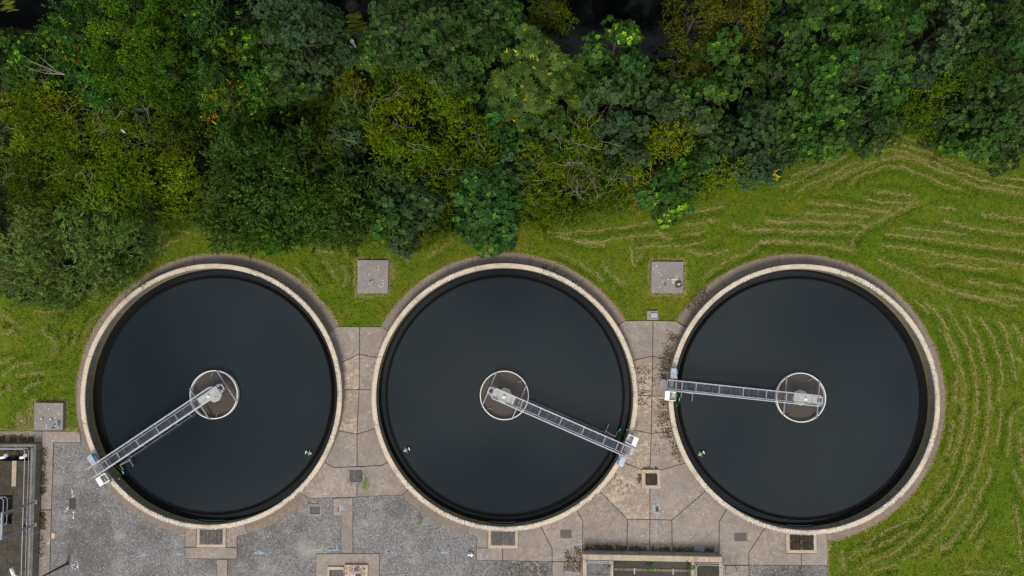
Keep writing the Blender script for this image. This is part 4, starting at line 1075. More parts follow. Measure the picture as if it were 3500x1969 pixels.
NAMES = {'syc': ('sycamore_tree', 'dark green sycamore'), 'syc_blue': ('sycamore_tree', 'blue-green sycamore'), 'syc_bright': ('sycamore_tree', 'mid green sycamore with lighter tips'),
 'syc_lime': ('sycamore_tree', 'dark sycamore dotted with lime shoots'), 'chestnut': ('horse_chestnut_tree', 'horse chestnut of yellow-hearted leaf stars'), 'chest_bright': ('sycamore_tree', 'round glossy green tree with light leaf stars'),
 'elm': ('elm_tree', 'dark green elm of upright sprays'), 'elm_mid': ('elm_tree', 'mid green elm'), 'ash': ('ash_tree', 'dark ash with feathery leaves'), 'ash_bright': ('ash_tree', 'bright green ash with feathery leaves'),
 'ash_autumn': ('ash_tree', 'ash turning yellow and red'), 'fine': ('maple_tree', 'broad fine-leaved green tree'), 'haw': ('hawthorn_tree', 'olive green hawthorn'), 'haw_bright': ('hawthorn_tree', 'bright yellow-green hawthorn'),
 'haw_dark': ('hawthorn_tree', 'dark olive hawthorn'), 'yellow': ('hawthorn_tree', 'golden yellow-green bush'), 'olive_brown': ('oak_tree', 'brownish olive oak'), 'willow': ('willow_tree', 'grey-green willow'), 'willow_dark': ('willow_tree', 'dark grey-green willow')}
# x, y, radius in the 2576-wide view of the photo; kind; height m; twigs; where it stands
TREES = [
 (300, 2, 78, 'fine', 13, 0, 'cut by the top edge at upper left'),
 (400, 0, 70, 'fine', 12.5, 0, 'cut by the top edge, right of the first fine-leaved one'),
 (210, 0, 58, 'ash', 10.5, 0, 'cut by the top edge, second ash from the left'),
 (690, 0, 78, 'syc_blue', 12.5, 0, 'cut by the top edge, left of the central river glint'),
 (770, 10, 55, 'syc_blue', 12, 0, 'at the top edge, nearest the central river glint on its left'),
 (1070, -5, 80, 'syc', 13.5, 0, 'cut by the top edge right of the central river glint'),
 (1250, -5, 68, 'syc', 13, 0, 'cut by the top edge, right end of the dark sycamores'),
 (2000, -8, 66, 'syc', 14, 0, 'cut by the top edge, left of the huge right-hand crown'),
 (2180, -10, 78, 'syc_bright', 15, 0, 'cut by the top edge, in the huge right-hand crown'),
 (2320, -5, 58, 'syc', 12, 0, 'cut by the top edge right of the huge crown'),
 (2470, -5, 58, 'syc', 12, 0, 'cut by the top edge near the right corner'),
 (2560, 20, 58, 'syc', 12, 0, 'in the very top right corner'),
 (25, 130, 80, 'syc_lime', 9, 0, 'at the top left corner below the river glint'),
 (150, 55, 75, 'ash', 10, 0, 'right of the top left river glint'),
 (150, 105, 45, 'ash_autumn', 9, 0, 'just below the tall ash by the top left river glint'),
 (300, 70, 105, 'fine', 13, 0, 'at the top edge, upper half of the broad crown group'),
 (370, 150, 95, 'fine', 12.5, 0, 'lower right lobe of the broad crown group near the top left'),
 (265, 165, 70, 'fine', 12, 0, 'lower left lobe of the broad crown group near the top left'),
 (505, 25, 75, 'ash', 11, 0, 'at the top edge right of the broad fine-leaved group'),
 (490, 110, 42, 'syc_lime', 8, 0, 'smallest lime-dotted one, right of the broad fine-leaved group'),
 (555, 115, 42, 'yellow', 6.5, 0, 'small, left of the big lime-dotted sycamore near the top'),
 (640, 75, 80, 'syc_lime', 12, 0, 'in the crown just left of the central river glint'),
 (740, 80, 95, 'syc_blue', 13, 0, 'right half of the big crown left of the central river glint'),
 (710, 160, 60, 'syc', 11, 0, 'under the big crown left of the central river glint'),
 (215, 205, 58, 'ash_bright', 9, 3, 'right of the pale bare branches at the upper left'),
 (60, 205, 68, 'haw_dark', 6, 0, 'at the left edge under the lime-dotted sycamore'),
 (125, 165, 45, 'fine', 6, 6, 'small, in front of the pale bare branches at upper left'),
 (135, 245, 60, 'yellow', 5, 4, 'above the left hawthorn thicket'),
 (30, 265, 50, 'yellow', 4.5, 4, 'at the left edge above the hawthorn thicket'),
 (265, 270, 48, 'haw_dark', 4.5, 30, 'half bare and twiggy, right of the golden bush at upper left'),
 (345, 225, 62, 'haw_bright', 6, 4, 'below the broad fine-leaved group'),
 (410, 180, 45, 'yellow', 5, 3, 'tucked below right of the broad fine-leaved group'),
 (345, 275, 45, 'syc_blue', 5.5, 0, 'small, above the middle of the left hawthorn thicket'),
 (455, 215, 68, 'ash', 8.5, 0, 'left of the red-tipped ash'),
 (410, 270, 45, 'yellow', 5, 3, 'left of the red-tipped ash, low'),
 (565, 245, 80, 'ash_autumn', 9.5, 0, 'the largest autumn-tinted crown, upper left of centre'),
 (650, 220, 62, 'ash_bright', 9, 0, 'right of the red-tipped ash'),
 (520, 180, 50, 'ash', 8, 0, 'above left of the red-tipped ash'),
 (50, 345, 95, 'haw', 7, 4, 'at the left edge, top of the thicket'),
 (165, 350, 92, 'haw', 7, 5, 'second from the left edge in the thicket, upper row'),
 (290, 345, 92, 'haw', 7, 8, 'below the grey bird\'s perch in the thicket'),
 (410, 335, 82, 'haw_dark', 7, 4, 'upper right of the left thicket'),
 (40, 465, 85, 'haw_dark', 6.5, 6, 'at the left edge, middle of the thicket'),
 (150, 465, 90, 'haw', 6.5, 5, 'lower middle of the left thicket'),
 (270, 450, 88, 'haw', 6.5, 4, 'centre right of the left thicket'),
 (345, 510, 60, 'haw_dark', 5.5, 2, 'above the tall willow group'),
 (430, 450, 78, 'haw_bright', 6.5, 3, 'right end of the left thicket, beside the big dark elm'),
 (440, 540, 42, 'haw', 4.5, 1, 'low, at the grass edge right of the willows'),
 (590, 380, 100, 'elm', 10, 0, 'upper left of the big dark elm stand'),
 (690, 390, 90, 'elm', 10.5, 0, 'upper right of the big dark elm stand'),
 (560, 480, 90, 'elm', 9, 0, 'left side of the big dark elm stand'),
 (670, 500, 95, 'elm', 9, 0, 'centre of the big dark elm stand'),
 (560, 558, 62, 'elm', 6, 0, 'lowest left of the dark elm stand, by the grass'),
 (680, 568, 65, 'elm_mid', 6, 0, 'lowest centre of the dark elm stand, by the grass'),
 (770, 470, 75, 'elm_mid', 8.5, 0, 'right of the dark elm stand'),
 (850, 480, 75, 'elm', 8.5, 0, 'with spiky shoots left of the blue-green clump'),
 (790, 548, 68, 'elm', 6.5, 0, 'low, right end of the dark elm stand'),
 (870, 553, 60, 'elm', 6, 0, 'at the grass edge above the left pad'),
 (40, 590, 82, 'willow', 8, 0, 'at the left edge, upper'),
 (190, 570, 80, 'willow', 8, 0, 'upper middle of the willow group'),
 (110, 670, 92, 'willow', 8, 0, 'large, centre of the willow group'),
 (230, 665, 72, 'willow', 6.5, 0, 'right side of the willow group'),
 (284, 678, 45, 'willow_dark', 5, 0, 'nearest the left tank rim'),
 (320, 600, 68, 'willow_dark', 6.5, 0, 'upper right of the willow group'),
 (20, 700, 62, 'willow', 6, 0, 'at the left edge, lower'),
 (120, 745, 50, 'willow_dark', 4.5, 0, 'lowest, at the grass edge of the willow group'),
 (800, 290, 62, 'haw_dark', 4, 2, 'low, right of the red-tipped ash'),
 (810, 370, 75, 'haw_dark', 6, 4, 'above the right elm of the stand'),
 (870, 215, 42, 'yellow', 3, 6, 'brownish low bush under the white vent pipe'),
 (880, 285, 55, 'willow_dark', 4.5, 8, 'grey-twigged, left of the large round bright hawthorn'),
 (860, 350, 45, 'syc_blue', 5.5, 4, 'small, lower left of the large round bright hawthorn'),
 (985, 300, 85, 'haw_bright', 8.5, 12, 'large and round, upper half'),
 (1000, 385, 80, 'haw_bright', 8, 14, 'large and round, lower half'),
 (1050, 165, 72, 'haw', 6, 4, 'below the large dark sycamores at top centre'),
 (980, 185, 45, 'fine', 3.5, 0, 'low, right of the white vent pipe'),
 (1120, 215, 65, 'haw', 6, 10, 'with a tan knot of twigs, top centre'),
 (1150, 300, 60, 'haw', 6, 3, 'right of the large round bright hawthorn'),
 (1215, 370, 55, 'haw', 6.5, 4, 'left of the twiggy grey hawthorn, upper'),
 (1115, 420, 62, 'haw', 6, 4, 'below right of the large round bright hawthorn'),
 (1085, 490, 42, 'haw', 5, 0, 'small round one left of the glossy round tree'),
 (965, 470, 55, 'syc_blue', 7, 0, 'below the large round bright hawthorn'),
 (1040, 500, 55, 'syc_blue', 7, 0, 'between the small round hawthorn and the lime-topped sycamore'),
 (975, 540, 58, 'syc_bright', 6.5, 2, 'with lime middle, above the left pad'),
 (1000, 590, 45, 'syc_blue', 5, 0, 'at the grass edge right above the left pad'),
 (1090, 565, 48, 'haw_dark', 4.5, 0, 'at the grass edge left of the glossy round tree'),
 (1215, 480, 78, 'chest_bright', 9, 0, 'upper half, above the middle tank'),
 (1215, 550, 70, 'chest_bright', 8, 0, 'lower half, above the middle tank'),
 (1290, 410, 48, 'syc_blue', 7.5, 0, 'above right of the glossy round tree'),
 (1000, 35, 95, 'syc', 14, 0, 'at the top edge right of the central river glint'),
 (1110, 80, 100, 'syc', 14, 0, 'second from the central river glint at the top'),
 (1200, 35, 85, 'syc', 13, 0, 'at the top edge left of the horse chestnut'),
 (1180, 170, 50, 'syc_bright', 9, 0, 'small, lower left of the horse chestnut'),
 (1340, 130, 90, 'chestnut', 13.5, 0, 'upper part of the chestnut at top centre'),
 (1310, 210, 80, 'chestnut', 12.5, 0, 'lower left part of the chestnut at top centre'),
 (1410, 190, 75, 'chestnut', 12, 0, 'lower right part of the chestnut at top centre'),
 (1270, 290, 55, 'syc_bright', 9, 0, 'below the horse chestnut, left'),
 (1370, 295, 72, 'syc_bright', 9.5, 0, 'below the horse chestnut, right'),
 (1560, 90, 72, 'syc_lime', 12, 0, 'right of the horse chestnut at the top'),
 (1500, 140, 52, 'syc_bright', 11, 0, 'between horse chestnut and lime-dotted crown'),
 (1590, 160, 55, 'syc', 11, 0, 'below right of the lime-dotted crown at the top'),
 (1480, 215, 45, 'syc', 10, 0, 'small, below the gap right of the horse chestnut'),
 (1545, 240, 62, 'syc_blue', 11, 0, 'grey-green, centre right, upper of two'),
 (1565, 310, 55, 'syc_blue', 10, 0, 'grey-green, centre right, lower of two'),
 (1680, 250, 70, 'syc_blue', 11, 0, 'above the golden bush right of centre'),
 (1700, 175, 50, 'haw_dark', 8, 5, 'thin-twigged, beside the black gap at top right of centre'),
 (1755, 165, 40, 'olive_brown', 8, 0, 'small, under the brownish oaks'),
 (1350, 400, 70, 'haw_bright', 7, 6, 'left of the bare twigs in the middle of the wood edge'),
 (1340, 490, 65, 'haw', 6, 5, 'right of the glossy round tree'),
 (1460, 370, 85, 'haw', 7.5, 22, 'with many bare grey twigs, upper'),
 (1470, 460, 88, 'haw_dark', 6.5, 24, 'with many bare grey twigs, lower'),
 (1400, 530, 55, 'haw', 5, 8, 'at the grass edge above the middle tank\'s right side'),
 (1560, 430, 55, 'haw', 6, 12, 'between the bare twigs and the brown weeping bush'),
 (1590, 390, 42, 'syc_blue', 8.5, 0, 'small, left of the golden bush'),
 (1612, 480, 42, 'yellow', 4.5, 26, 'brown weeping one at the grass edge'),
 (1560, 510, 45, 'haw', 4.5, 4, 'low at the grass edge, left of the brown weeping bush'),
 (1690, 360, 80, 'yellow', 8.5, 0, 'large round one right of centre'),
 (1700, 465, 68, 'syc_lime', 7.5, 0, 'at the grass edge under the golden bush'),
 (1780, 410, 45, 'syc', 7, 0, 'small, right of the golden bush'),
 (1825, 430, 58, 'haw', 6, 2, 'at the grass edge left of the blue-green sycamores'),
 (1800, 220, 68, 'syc_bright', 10.5, 0, 'below the brownish oaks'),
 (1800, 310, 60, 'syc_blue', 9, 0, 'right of the golden bush, dim'),
 (1765, 25, 75, 'olive_brown', 12, 0, 'left of two at the top right of centre'),
 (1880, 25, 80, 'olive_brown', 12.5, 0, 'right of two at the top right of centre'),
 (1830, 120, 55, 'syc_bright', 11, 0, 'under the brownish oaks, by a small river glint'),
 (1925, 306, 80, 'syc_blue', 10, 0, 'at the wood edge, left of the huge right-hand crown'),
 (1930, 386, 68, 'syc_blue', 8, 0, 'with a yellow flowering sprig at the grass edge'),
 (1870, 346, 48, 'syc', 8, 0, 'dim, behind the grass-edge blue-green sycamore'),
 (2010, 55, 85, 'syc', 14, 0, 'upper left part of the huge right-hand crown'),
 (2120, 60, 95, 'syc_bright', 15, 0, 'top centre of the huge right-hand crown'),
 (2240, 50, 95, 'syc_bright', 15, 0, 'top right of the huge right-hand crown'),
 (1980, 160, 80, 'syc', 12.5, 0, 'left part of the huge right-hand crown'),
 (2080, 170, 90, 'syc_bright', 14, 0, 'centre left of the huge right-hand crown'),
 (2190, 170, 95, 'syc', 15, 0, 'centre of the huge right-hand crown'),
 (2280, 160, 72, 'syc_bright', 13, 0, 'right part of the huge right-hand crown'),
 (2020, 260, 75, 'syc', 11.5, 0, 'lower left part of the huge right-hand crown'),
 (2120, 270, 85, 'syc_bright', 12, 0, 'lower centre of the huge right-hand crown'),
 (2220, 280, 75, 'syc', 11.5, 0, 'lower right part of the huge right-hand crown'),
 (2050, 326, 62, 'syc', 8, 0, 'at the wood edge under the huge right-hand crown, left'),
 (2140, 316, 55, 'syc_bright', 8, 0, 'at the wood edge under the huge right-hand crown, centre'),
 (2240, 311, 48, 'syc', 7, 0, 'at the wood edge where the grass peaks'),
 (2350, 140, 50, 'syc_blue', 11, 0, 'right of the huge crown, small'),
 (2400, 45, 70, 'syc_blue', 12.5, 0, 'at the top right, blue-tinged'),
 (2370, 235, 75, 'haw', 8, 0, 'olive, between the huge crown and the right edge woods, upper'),
 (2350, 286, 55, 'haw_dark', 6, 0, 'olive, above the grass peak'),
 (2440, 190, 65, 'haw_dark', 8.5, 0, 'olive, upper, near the right edge'),
 (2440, 262, 60, 'syc_blue', 7, 0, 'dim blue one near the right edge'),
 (2490, 70, 62, 'syc', 12, 0, 'at the top right corner, left'),
 (2555, 110, 75, 'syc', 12.5, 0, 'at the top right corner'),
 (2530, 215, 75, 'syc', 11.5, 0, 'at the right edge, upper'),
 (2550, 267, 70, 'syc', 10, 0, 'at the right edge, middle'),
 (2500, 322, 60, 'syc_bright', 8.5, 0, 'at the right edge, lowest on its left'),
 (2560, 347, 52, 'syc', 7, 0, 'at the right edge, lowest'),
 (1380, 10, 55, 'haw_dark', 8, 10, 'thin, hanging over the black river gap at the top'),
 (2340, 20, 45, 'haw_dark', 9, 2, 'dim, in the top gap left of the blue-tinged sycamore'),
 (2430, 342, 40, 'haw_dark', 4, 0, 'low at the grass edge right of the grass peak'),
]
K = 3500 / 2576
def tree(x, y, rp_, kind, h, tw, where, idx):
    p = at(x * K, y * K, h * .78); r = rp_ * K / 34.0 * (CAMZ - h * .75) / CAMZ * (.99 if KIND[kind][0] in ('syc', 'chest', 'fine') else .90)
    nm, ds = NAMES[kind]
    lab = ds + ' ' + where
    lab = ' '.join(lab.split()[:16]); t = thing(nm, lab, 'tree', (p.x, p.y, 0), 0, 'trees of the riverside wood')
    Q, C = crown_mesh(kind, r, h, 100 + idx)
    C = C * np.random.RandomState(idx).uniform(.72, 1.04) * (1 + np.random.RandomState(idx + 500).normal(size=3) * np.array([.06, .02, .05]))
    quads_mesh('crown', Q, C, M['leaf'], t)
    trunk_mesh(r, h, idx).build('trunk', M['bark'], t, smooth=True)
    if tw > 3: twigs(max(2, tw // 4) if tw < 20 else tw * 2 // 3, r, h, idx, .014 if tw < 20 else .016).build('bare_branches', M['twig'] if kind != 'yellow' else M['twig_brown'], t)
    return len(Q)
tot = 0
for i, a_ in enumerate(TREES): tot += tree(*a_, i)
print('leaf quads', tot)
# far bank: unseen trees added so the river reflects dark; three crowns reused
far = []
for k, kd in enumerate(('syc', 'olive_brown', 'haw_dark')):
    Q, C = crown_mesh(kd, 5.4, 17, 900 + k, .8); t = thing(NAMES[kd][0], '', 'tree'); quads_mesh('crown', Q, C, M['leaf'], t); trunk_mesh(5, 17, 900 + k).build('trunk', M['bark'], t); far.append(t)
tot += 0
rr = random.Random(4); k = 0
for i, x in enumerate(np.arange(-64, 66, 6.0)):
    if -20 < x < -13.5 or 22.5 < x < 25.5 or x > 60: continue
    south_y = np.interp(x, [q.x for q in sb], [q.y for q in sb])
    o = far[k] if k < 3 else copy_tree(far[k % 3]); k += 1
    o.location = (x + rr.uniform(-.6, .6), max(south_y + 8.6, 39.6) + rr.uniform(0, .8), 0); o.rotation_euler = (0, 0, rr.uniform(0, 6)); s_ = rr.uniform(.9, 1.1); o.scale = (s_, s_, s_)
    o['label'] = 'added unseen tree on the far river bank, darkening the water'; o['group'] = 'added unseen trees on the far river bank'

# leaning pale bare branches at the upper left, over the gap
p = at(130, 215, 7); t = thing('dead_tree', 'pale bare dead branches reaching left in the upper left gap', 'dead tree', (p.x + 2.2, p.y - .9, 0))
b = MB(); rs_ = random.Random(8)
for (ex, ey) in ((-3.4, 1.5), (-2.7, .9), (-3.0, .3), (-2.0, 1.6), (-2.6, -.1)):
    pts = [(0, 0, 6.2)] + [(ex * u + rs_.uniform(-.15, .15), ey * u ** 1.4 + rs_.uniform(-.12, .12), 6.2 + 1.5 * u) for u in (.25, .5, .75, 1)]
    b.tube(pts, .03, 5, .010)
b.build('branch', M['twig'], t); MB().tube([(.3, -.3, -.1), (.1, -.1, 3), (0, 0, 6.3)], .14, 7, .06).build('trunk', M['bark'], t)

def scatter_tufts(name, pts, tpl, colA, colB, sc0, sc1, m, kind='stuff', seed=1, up=1.0, label=None, cat=None):
    rs = np.random.RandomState(seed); pts = np.asarray(pts); N = len(pts)
    d = unit(np.array([0, 0, 1.]) * up + rs.normal(size=(N, 3)) * .4); x = unit(np.cross(d, rs.normal(size=(N, 3)))); y = np.cross(d, x)
    Rm = np.stack([x, y, d], -1); s = rs.uniform(sc0, sc1, N); which = rs.randint(len(tpl), size=N); Q = []; C = []
    for k in range(len(tpl)):
        i = np.where(which == k)[0]; T = tpl[k]
        q = np.einsum('nij,qvj->nqvi', Rm[i], T) * s[i][:, None, None, None] + pts[i][:, None, None, :]
        u = rs.uniform(size=(len(i), 1, 1)); c = (np.array(colA) * (1 - u) + np.array(colB) * u) * rs.uniform(.7, 1.3, size=(len(i), len(T), 1))
        Q.append(q.reshape(-1, 4, 3)); C.append(c.reshape(-1, 3))
    o = quads_mesh(name, np.concatenate(Q), np.concatenate(C), m); tag(o, label, cat, None, kind); return o
# undergrowth on the woodland floor, bank to grass; greens darkened to paint the gaps' shade
def in_poly(P, poly):
    P = np.asarray(P); x, y = P[:, 0], P[:, 1]; c = np.zeros(len(P), bool); n = len(poly)
    for i in range(n):
        x1, y1 = poly[i][:2]; x2, y2 = poly[(i + 1) % n][:2]
        if y1 == y2: continue
        t_ = ((y1 > y) != (y2 > y)) & (x < (x2 - x1) * (y - y1) / (y2 - y1) + x1); c ^= t_
    return c
cand = np.stack([rng.uniform(-62, 62, 26000), rng.uniform(-6, 36, 26000), rng.uniform(.1, .8, 26000)], 1)
ok = in_poly(cand, fl + [(300, 900), (-300, 900)]) & ~in_poly(cand, river)
cand = cand[ok]; print('undergrowth', len(cand))
half = len(cand) // 2
cand[:, 2] *= .6
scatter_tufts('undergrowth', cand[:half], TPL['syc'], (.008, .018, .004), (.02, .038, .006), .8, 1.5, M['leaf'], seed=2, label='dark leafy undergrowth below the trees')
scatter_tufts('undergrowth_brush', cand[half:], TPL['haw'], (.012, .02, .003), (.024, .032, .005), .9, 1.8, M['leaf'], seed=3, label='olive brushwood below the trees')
# long grass fringe along the wood edge
fr = []
for (x1, y1), (x2, y2) in zip(fl[1:-2], fl[2:-1]):
    L = math.hypot(x2 - x1, y2 - y1)
    for k in range(int(L * 22)):
        u = random.random(); fr.append((x1 + (x2 - x1) * u + random.gauss(0, .35), y1 + (y2 - y1) * u - random.uniform(-.9, 1.1), .05))
scatter_tufts('long_grass', fr, [t_tuft(rs, 6, .25, .35, .05) for _ in range(4)], (.05, .10, .008), (.09, .13, .012), .7, 1.3, M['leaf'], seed=5, label='long grass fringe along the wood edge')
# reeds, balsam and butterbur by the vent pipe
re_ = [(*W(random.uniform(1060, 1440), random.uniform(128, 185)), .0) for _ in range(520)]
scatter_tufts('reeds', re_, [t_tuft(rs, 6, .2, .95, .06) for _ in range(4)], (.03, .05, .008), (.06, .08, .01), .7, 1.2, M['leaf'], seed=6, up=.6, label='dark reeds along the river edge')
bl = [(*W(random.gauss(1195, 80), random.gauss(205, 22)), random.uniform(.5, 1.5)) for _ in range(700)]
scatter_tufts('balsam', bl, TPL['syc'], (.035, .10, .015), (.06, .15, .02), .7, 1.2, M['leaf'], seed=7, label='bright leafy balsam under the white vent pipe')
fb = MB()
for _ in range(46):
    p = at(random.gauss(1200, 80), random.gauss(200, 24), 1.7); fb.box(p, (.06, .06, .06), random.uniform(0, 3))
tag(fb.build('balsam_flowers', M['pink_flower']), 'tiny pink balsam flowers', kind='stuff')
def t_round(rs):
    q = []
    for k in range(4):
        a0 = k * PI / 2; q.append(np.array([[0, 0, 0], [.45 * math.cos(a0), .45 * math.sin(a0), .1], [.5 * math.cos(a0 + PI / 4), .5 * math.sin(a0 + PI / 4), .12], [.45 * math.cos(a0 + PI / 2), .45 * math.sin(a0 + PI / 2), .1]]))
    return np.array(q)
bb = [(*W(random.uniform(930, 1160), random.uniform(285, 370)), random.uniform(.4, 1.0)) for _ in range(130)] + [(*W(random.gauss(1240, 30), random.gauss(235, 12)), 1.2) for _ in range(12)]
scatter_tufts('butterbur_leaves', bb, [t_round(rs)], (.05, .085, .012), (.07, .11, .015), .6, 1.1, M['leaf'], seed=8, up=2.5, label='round butterbur leaves in the clearing')
# weed streaks lying in the river
ww = []
for (cx, cy) in ((1205, 70), (1215, 88), (1196, 105), (1240, 100), (1210, 55), (30, 8), (25, 30), (1195, 118)):
    for _ in range(26): ww.append((*W(cx + random.gauss(0, 12), cy + random.gauss(0, 4), -.88), -.885 + random.uniform(0, .01)))
wt = []
for _ in range(3):
    q = []
    for k in range(3): y = rs.uniform(-.06, .06); q.append(np.array([[-.5, y, 0], [0, y - .025, 0], [.5, y + rs.uniform(-.08, .08), 0], [0, y + .025, 0]]))
    wt.append(np.array(q))
Q = []; C = []
for p in ww:
    a_ = R(random.gauss(12, 10)); m_ = np.array([[math.cos(a_), -math.sin(a_), 0], [math.sin(a_), math.cos(a_), 0], [0, 0, 1]])
    Q.append(np.einsum('ij,qvj->qvi', m_, random.choice(wt)) * random.uniform(.5, 1.2) + np.array(p)); C.append(np.tile(np.array((.10, .12, .012)) * random.uniform(.5, 1.2), (3, 1)))
tag(quads_mesh('water_weed', np.concatenate(Q), np.concatenate(C), M['straw']), 'yellow-green weed streaming in the river', kind='stuff')
# white vent pipe by the river
p = at(1227, 180, 0); t = thing('river_vent_pipe', 'white vertical vent pipe standing by the river at top centre', 'vent pipe', (p.x, p.y, 0))
b = MB(); b.lathe([(.13, 0), (.13, 2.7), (.19, 2.72), (.19, 2.95), (.12, 2.95), (.12, 2.3), (0, 2.3)], 16); b.build('pipe', M['white'], t, smooth=False)
# grey bird on a twig
p = at(422, 449, 7.6); t = thing('pigeon', 'small grey bird perched on a thicket top at the left', 'bird', (p.x, p.y, p.z), R(140))
b = MB(); b.tube([(-.30, 0, 0), (-.12, 0, .02), (.05, 0, .04), (.18, 0, .07), (.26, 0, .13)], .05, 8, .05)
b2 = MB(); prof = [(-.32, .015), (-.2, .04), (-.05, .095), (.08, .10), (.18, .06), (.24, .055), (.29, .05), (.33, .01)]
n_ = 10; vsb = []
for (x, r_) in prof:
    for k in range(n_): a_ = 2 * PI * k / n_; vsb.append((x, r_ * math.cos(a_), r_ * .9 * math.sin(a_) + (.03 if x > .15 else 0)))
fsb = [(i * n_ + k, i * n_ + (k + 1) % n_, (i + 1) * n_ + (k + 1) % n_, (i + 1) * n_ + k) for i in range(len(prof) - 1) for k in range(n_)]
b2.add(vsb, fsb); b2.build('body', M['bird_grey'], t, smooth=True)
MB().tube([(.32, 0, .03), (.40, 0, .01)], .015, 5, .004).build('beak', M['rubber'], t)
for s_ in (-1, 1): MB().add([(.12, s_ * .08, .05), (-.05, s_ * .12, .05), (-.3, s_ * .05, .02), (-.05, s_ * .06, .085)], [(0, 1, 2, 3)]).build('wing', M['galv_dark'], t)
# weeds
def weed(px, py, z, n_, s_, label, name='weed', ca=(.16, .26, .01), cb=(.28, .36, .02), spread=(.18, .4)):
    p = at(px, py, z); t = thing(name, label, 'plant', (p.x, p.y, z))
    pts = np.stack([rng.normal(0, spread[0], n_), rng.normal(0, spread[1], n_), rng.uniform(0, .3, n_)], 1)
    o = scatter_tufts('leaves', pts, TPL['haw'], ca, cb, s_ * .7, s_ * 1.2, M['leaf'], kind=None, seed=n_); o.parent = t
    MB().tube([(0, 0, -.1), (0, .02, .2)], .02, 5).build('stem', M['algae'], t)
weed(1249, 1656, .06, 26, .8, 'bright yellow-green weed at the corner of the left strip pit')
weed(1437, 1765, .03, 12, .6, 'thin green weed on asphalt by the middle tank apron', ca=(.10, .13, .02), cb=(.2, .17, .03), spread=(.08, .45))
weed(2319, 1362, 0.0, 12, .7, 'small green weed growing at the weir under the right bridge', ca=(.06, .15, .01), cb=(.1, .22, .01), spread=(.12, .3))
weed(2223, 1936, .75, 20, .8, 'leafy green weed on the channel weir, centre', ca=(.04, .12, .02), cb=(.08, .2, .03), spread=(.25, .25))
weed(2354, 1940, .75, 18, .8, 'leafy green weed at the right end of the channel weir', ca=(.03, .13, .02), cb=(.05, .2, .02), spread=(.2, .4))
weed(2649, 603, 4.5, 14, .7, 'bright yellow sprig on the blue-green sycamore at the grass edge', 'flowering_sprig', (.6, .5, .02), (.8, .65, .02), (.14, .2))

# ------------------------------------------------------------------ cut grass lying in rows, lawn blades, moss
def crop(ox_, oy_, s_, lines): return [[(ox_ + x / s_, oy_ + y / s_) for x, y in l] for l in lines]
ROWS = crop(2600, 450, 1.932, [
 [(200, 300), (330, 235), (450, 190)], [(130, 365), (260, 320), (400, 240), (580, 160)], [(225, 415), (300, 360), (430, 300), (600, 215), (740, 140), (860, 112), (950, 130), (1020, 165), (1130, 200), (1290, 260), (1450, 320), (1600, 355), (1739, 370)],
 [(430, 365), (480, 315), (560, 280), (700, 220), (800, 180), (900, 165), (1000, 180), (1150, 240), (1290, 300), (1400, 350), (1550, 380), (1739, 415)],
 [(600, 350), (620, 300), (700, 265), (820, 230), (930, 228), (1010, 260), (1100, 300), (1200, 350), (1330, 380)], [(690, 95), (760, 70), (830, 60), (980, 100), (1110, 140), (1230, 190), (1380, 240), (1500, 280), (1620, 305), (1739, 318)],
 [(940, 40), (1080, 70), (1240, 120), (1400, 150), (1520, 180)], [(740, 405), (860, 400), (1000, 430), (1040, 450)], [(690, 450), (800, 465), (920, 470), (1010, 465)], [(310, 470), (400, 480), (500, 475), (600, 500), (760, 520), (860, 525)],
 [(290, 540), (450, 545), (600, 550), (720, 560)], [(30, 595), (150, 600), (300, 590), (500, 600), (620, 605), (700, 620)], [(0, 650), (100, 645), (250, 660), (400, 660), (560, 665), (650, 660)],
 [(0, 735), (120, 725), (260, 730), (400, 740), (520, 765), (600, 790), (600, 720), (640, 680), (700, 630), (800, 575), (900, 530), (980, 490), (1050, 465)], [(1180, 500), (1290, 515)], [(1450, 545), (1600, 560), (1739, 580)], [(930, 635), (1060, 650), (1200, 665), (1370, 680)],
 [(1200, 590), (1320, 625), (1450, 640), (1600, 660), (1739, 675)], [(820, 680), (950, 690), (1120, 710), (1280, 730), (1430, 750), (1600, 770), (1739, 790)], [(800, 745), (920, 765), (1050, 780), (1180, 810), (1400, 835), (1600, 858), (1739, 880)],
 [(1110, 880), (1250, 870), (1400, 900), (1560, 910)], [(760, 840), (870, 890), (990, 930), (1060, 980), (1160, 1020), (1260, 1050), (1380, 1080), (1500, 1105)], [(1350, 985), (1500, 1000), (1620, 1020), (1739, 1045)], [(1540, 1080), (1650, 1095), (1739, 1110)]])
ROWS += crop(3100, 1000, 2.415, [
 [(65, 60), (120, 110), (180, 170)], [(130, 65), (200, 130), (270, 200), (330, 290), (360, 400), (400, 500), (440, 620), (470, 750), (470, 870), (450, 900)], [(310, 110), (380, 200), (430, 290), (480, 380), (520, 480), (550, 600), (570, 720), (580, 850), (570, 1000), (550, 1150), (500, 1300), (470, 1449)],
 [(460, 150), (520, 240), (560, 320), (590, 380), (610, 470), (640, 560), (670, 680), (680, 850), (670, 1000), (660, 1180), (620, 1350), (590, 1449)], [(600, 200), (660, 280), (710, 370), (740, 470), (770, 560), (785, 700), (765, 800), (760, 900)], [(740, 230), (800, 310), (830, 420), (860, 520), (880, 620), (900, 720)],
 [(870, 260), (930, 370), (950, 440)], [(420, 10), (540, 25), (700, 65), (830, 100), (900, 110)], [(400, 650), (400, 780), (400, 900), (470, 930), (460, 1050), (440, 1200), (400, 1320), (370, 1420)], [(380, 1050), (360, 1200), (330, 1350)], [(780, 950), (760, 1100), (745, 1250)],
 [(966, 940), (900, 980), (850, 1050), (840, 1200), (830, 1350)], [(930, 1150), (940, 1280), (960, 1449)], [(900, 530), (950, 590)], [(270, 300), (330, 400), (380, 560)]])
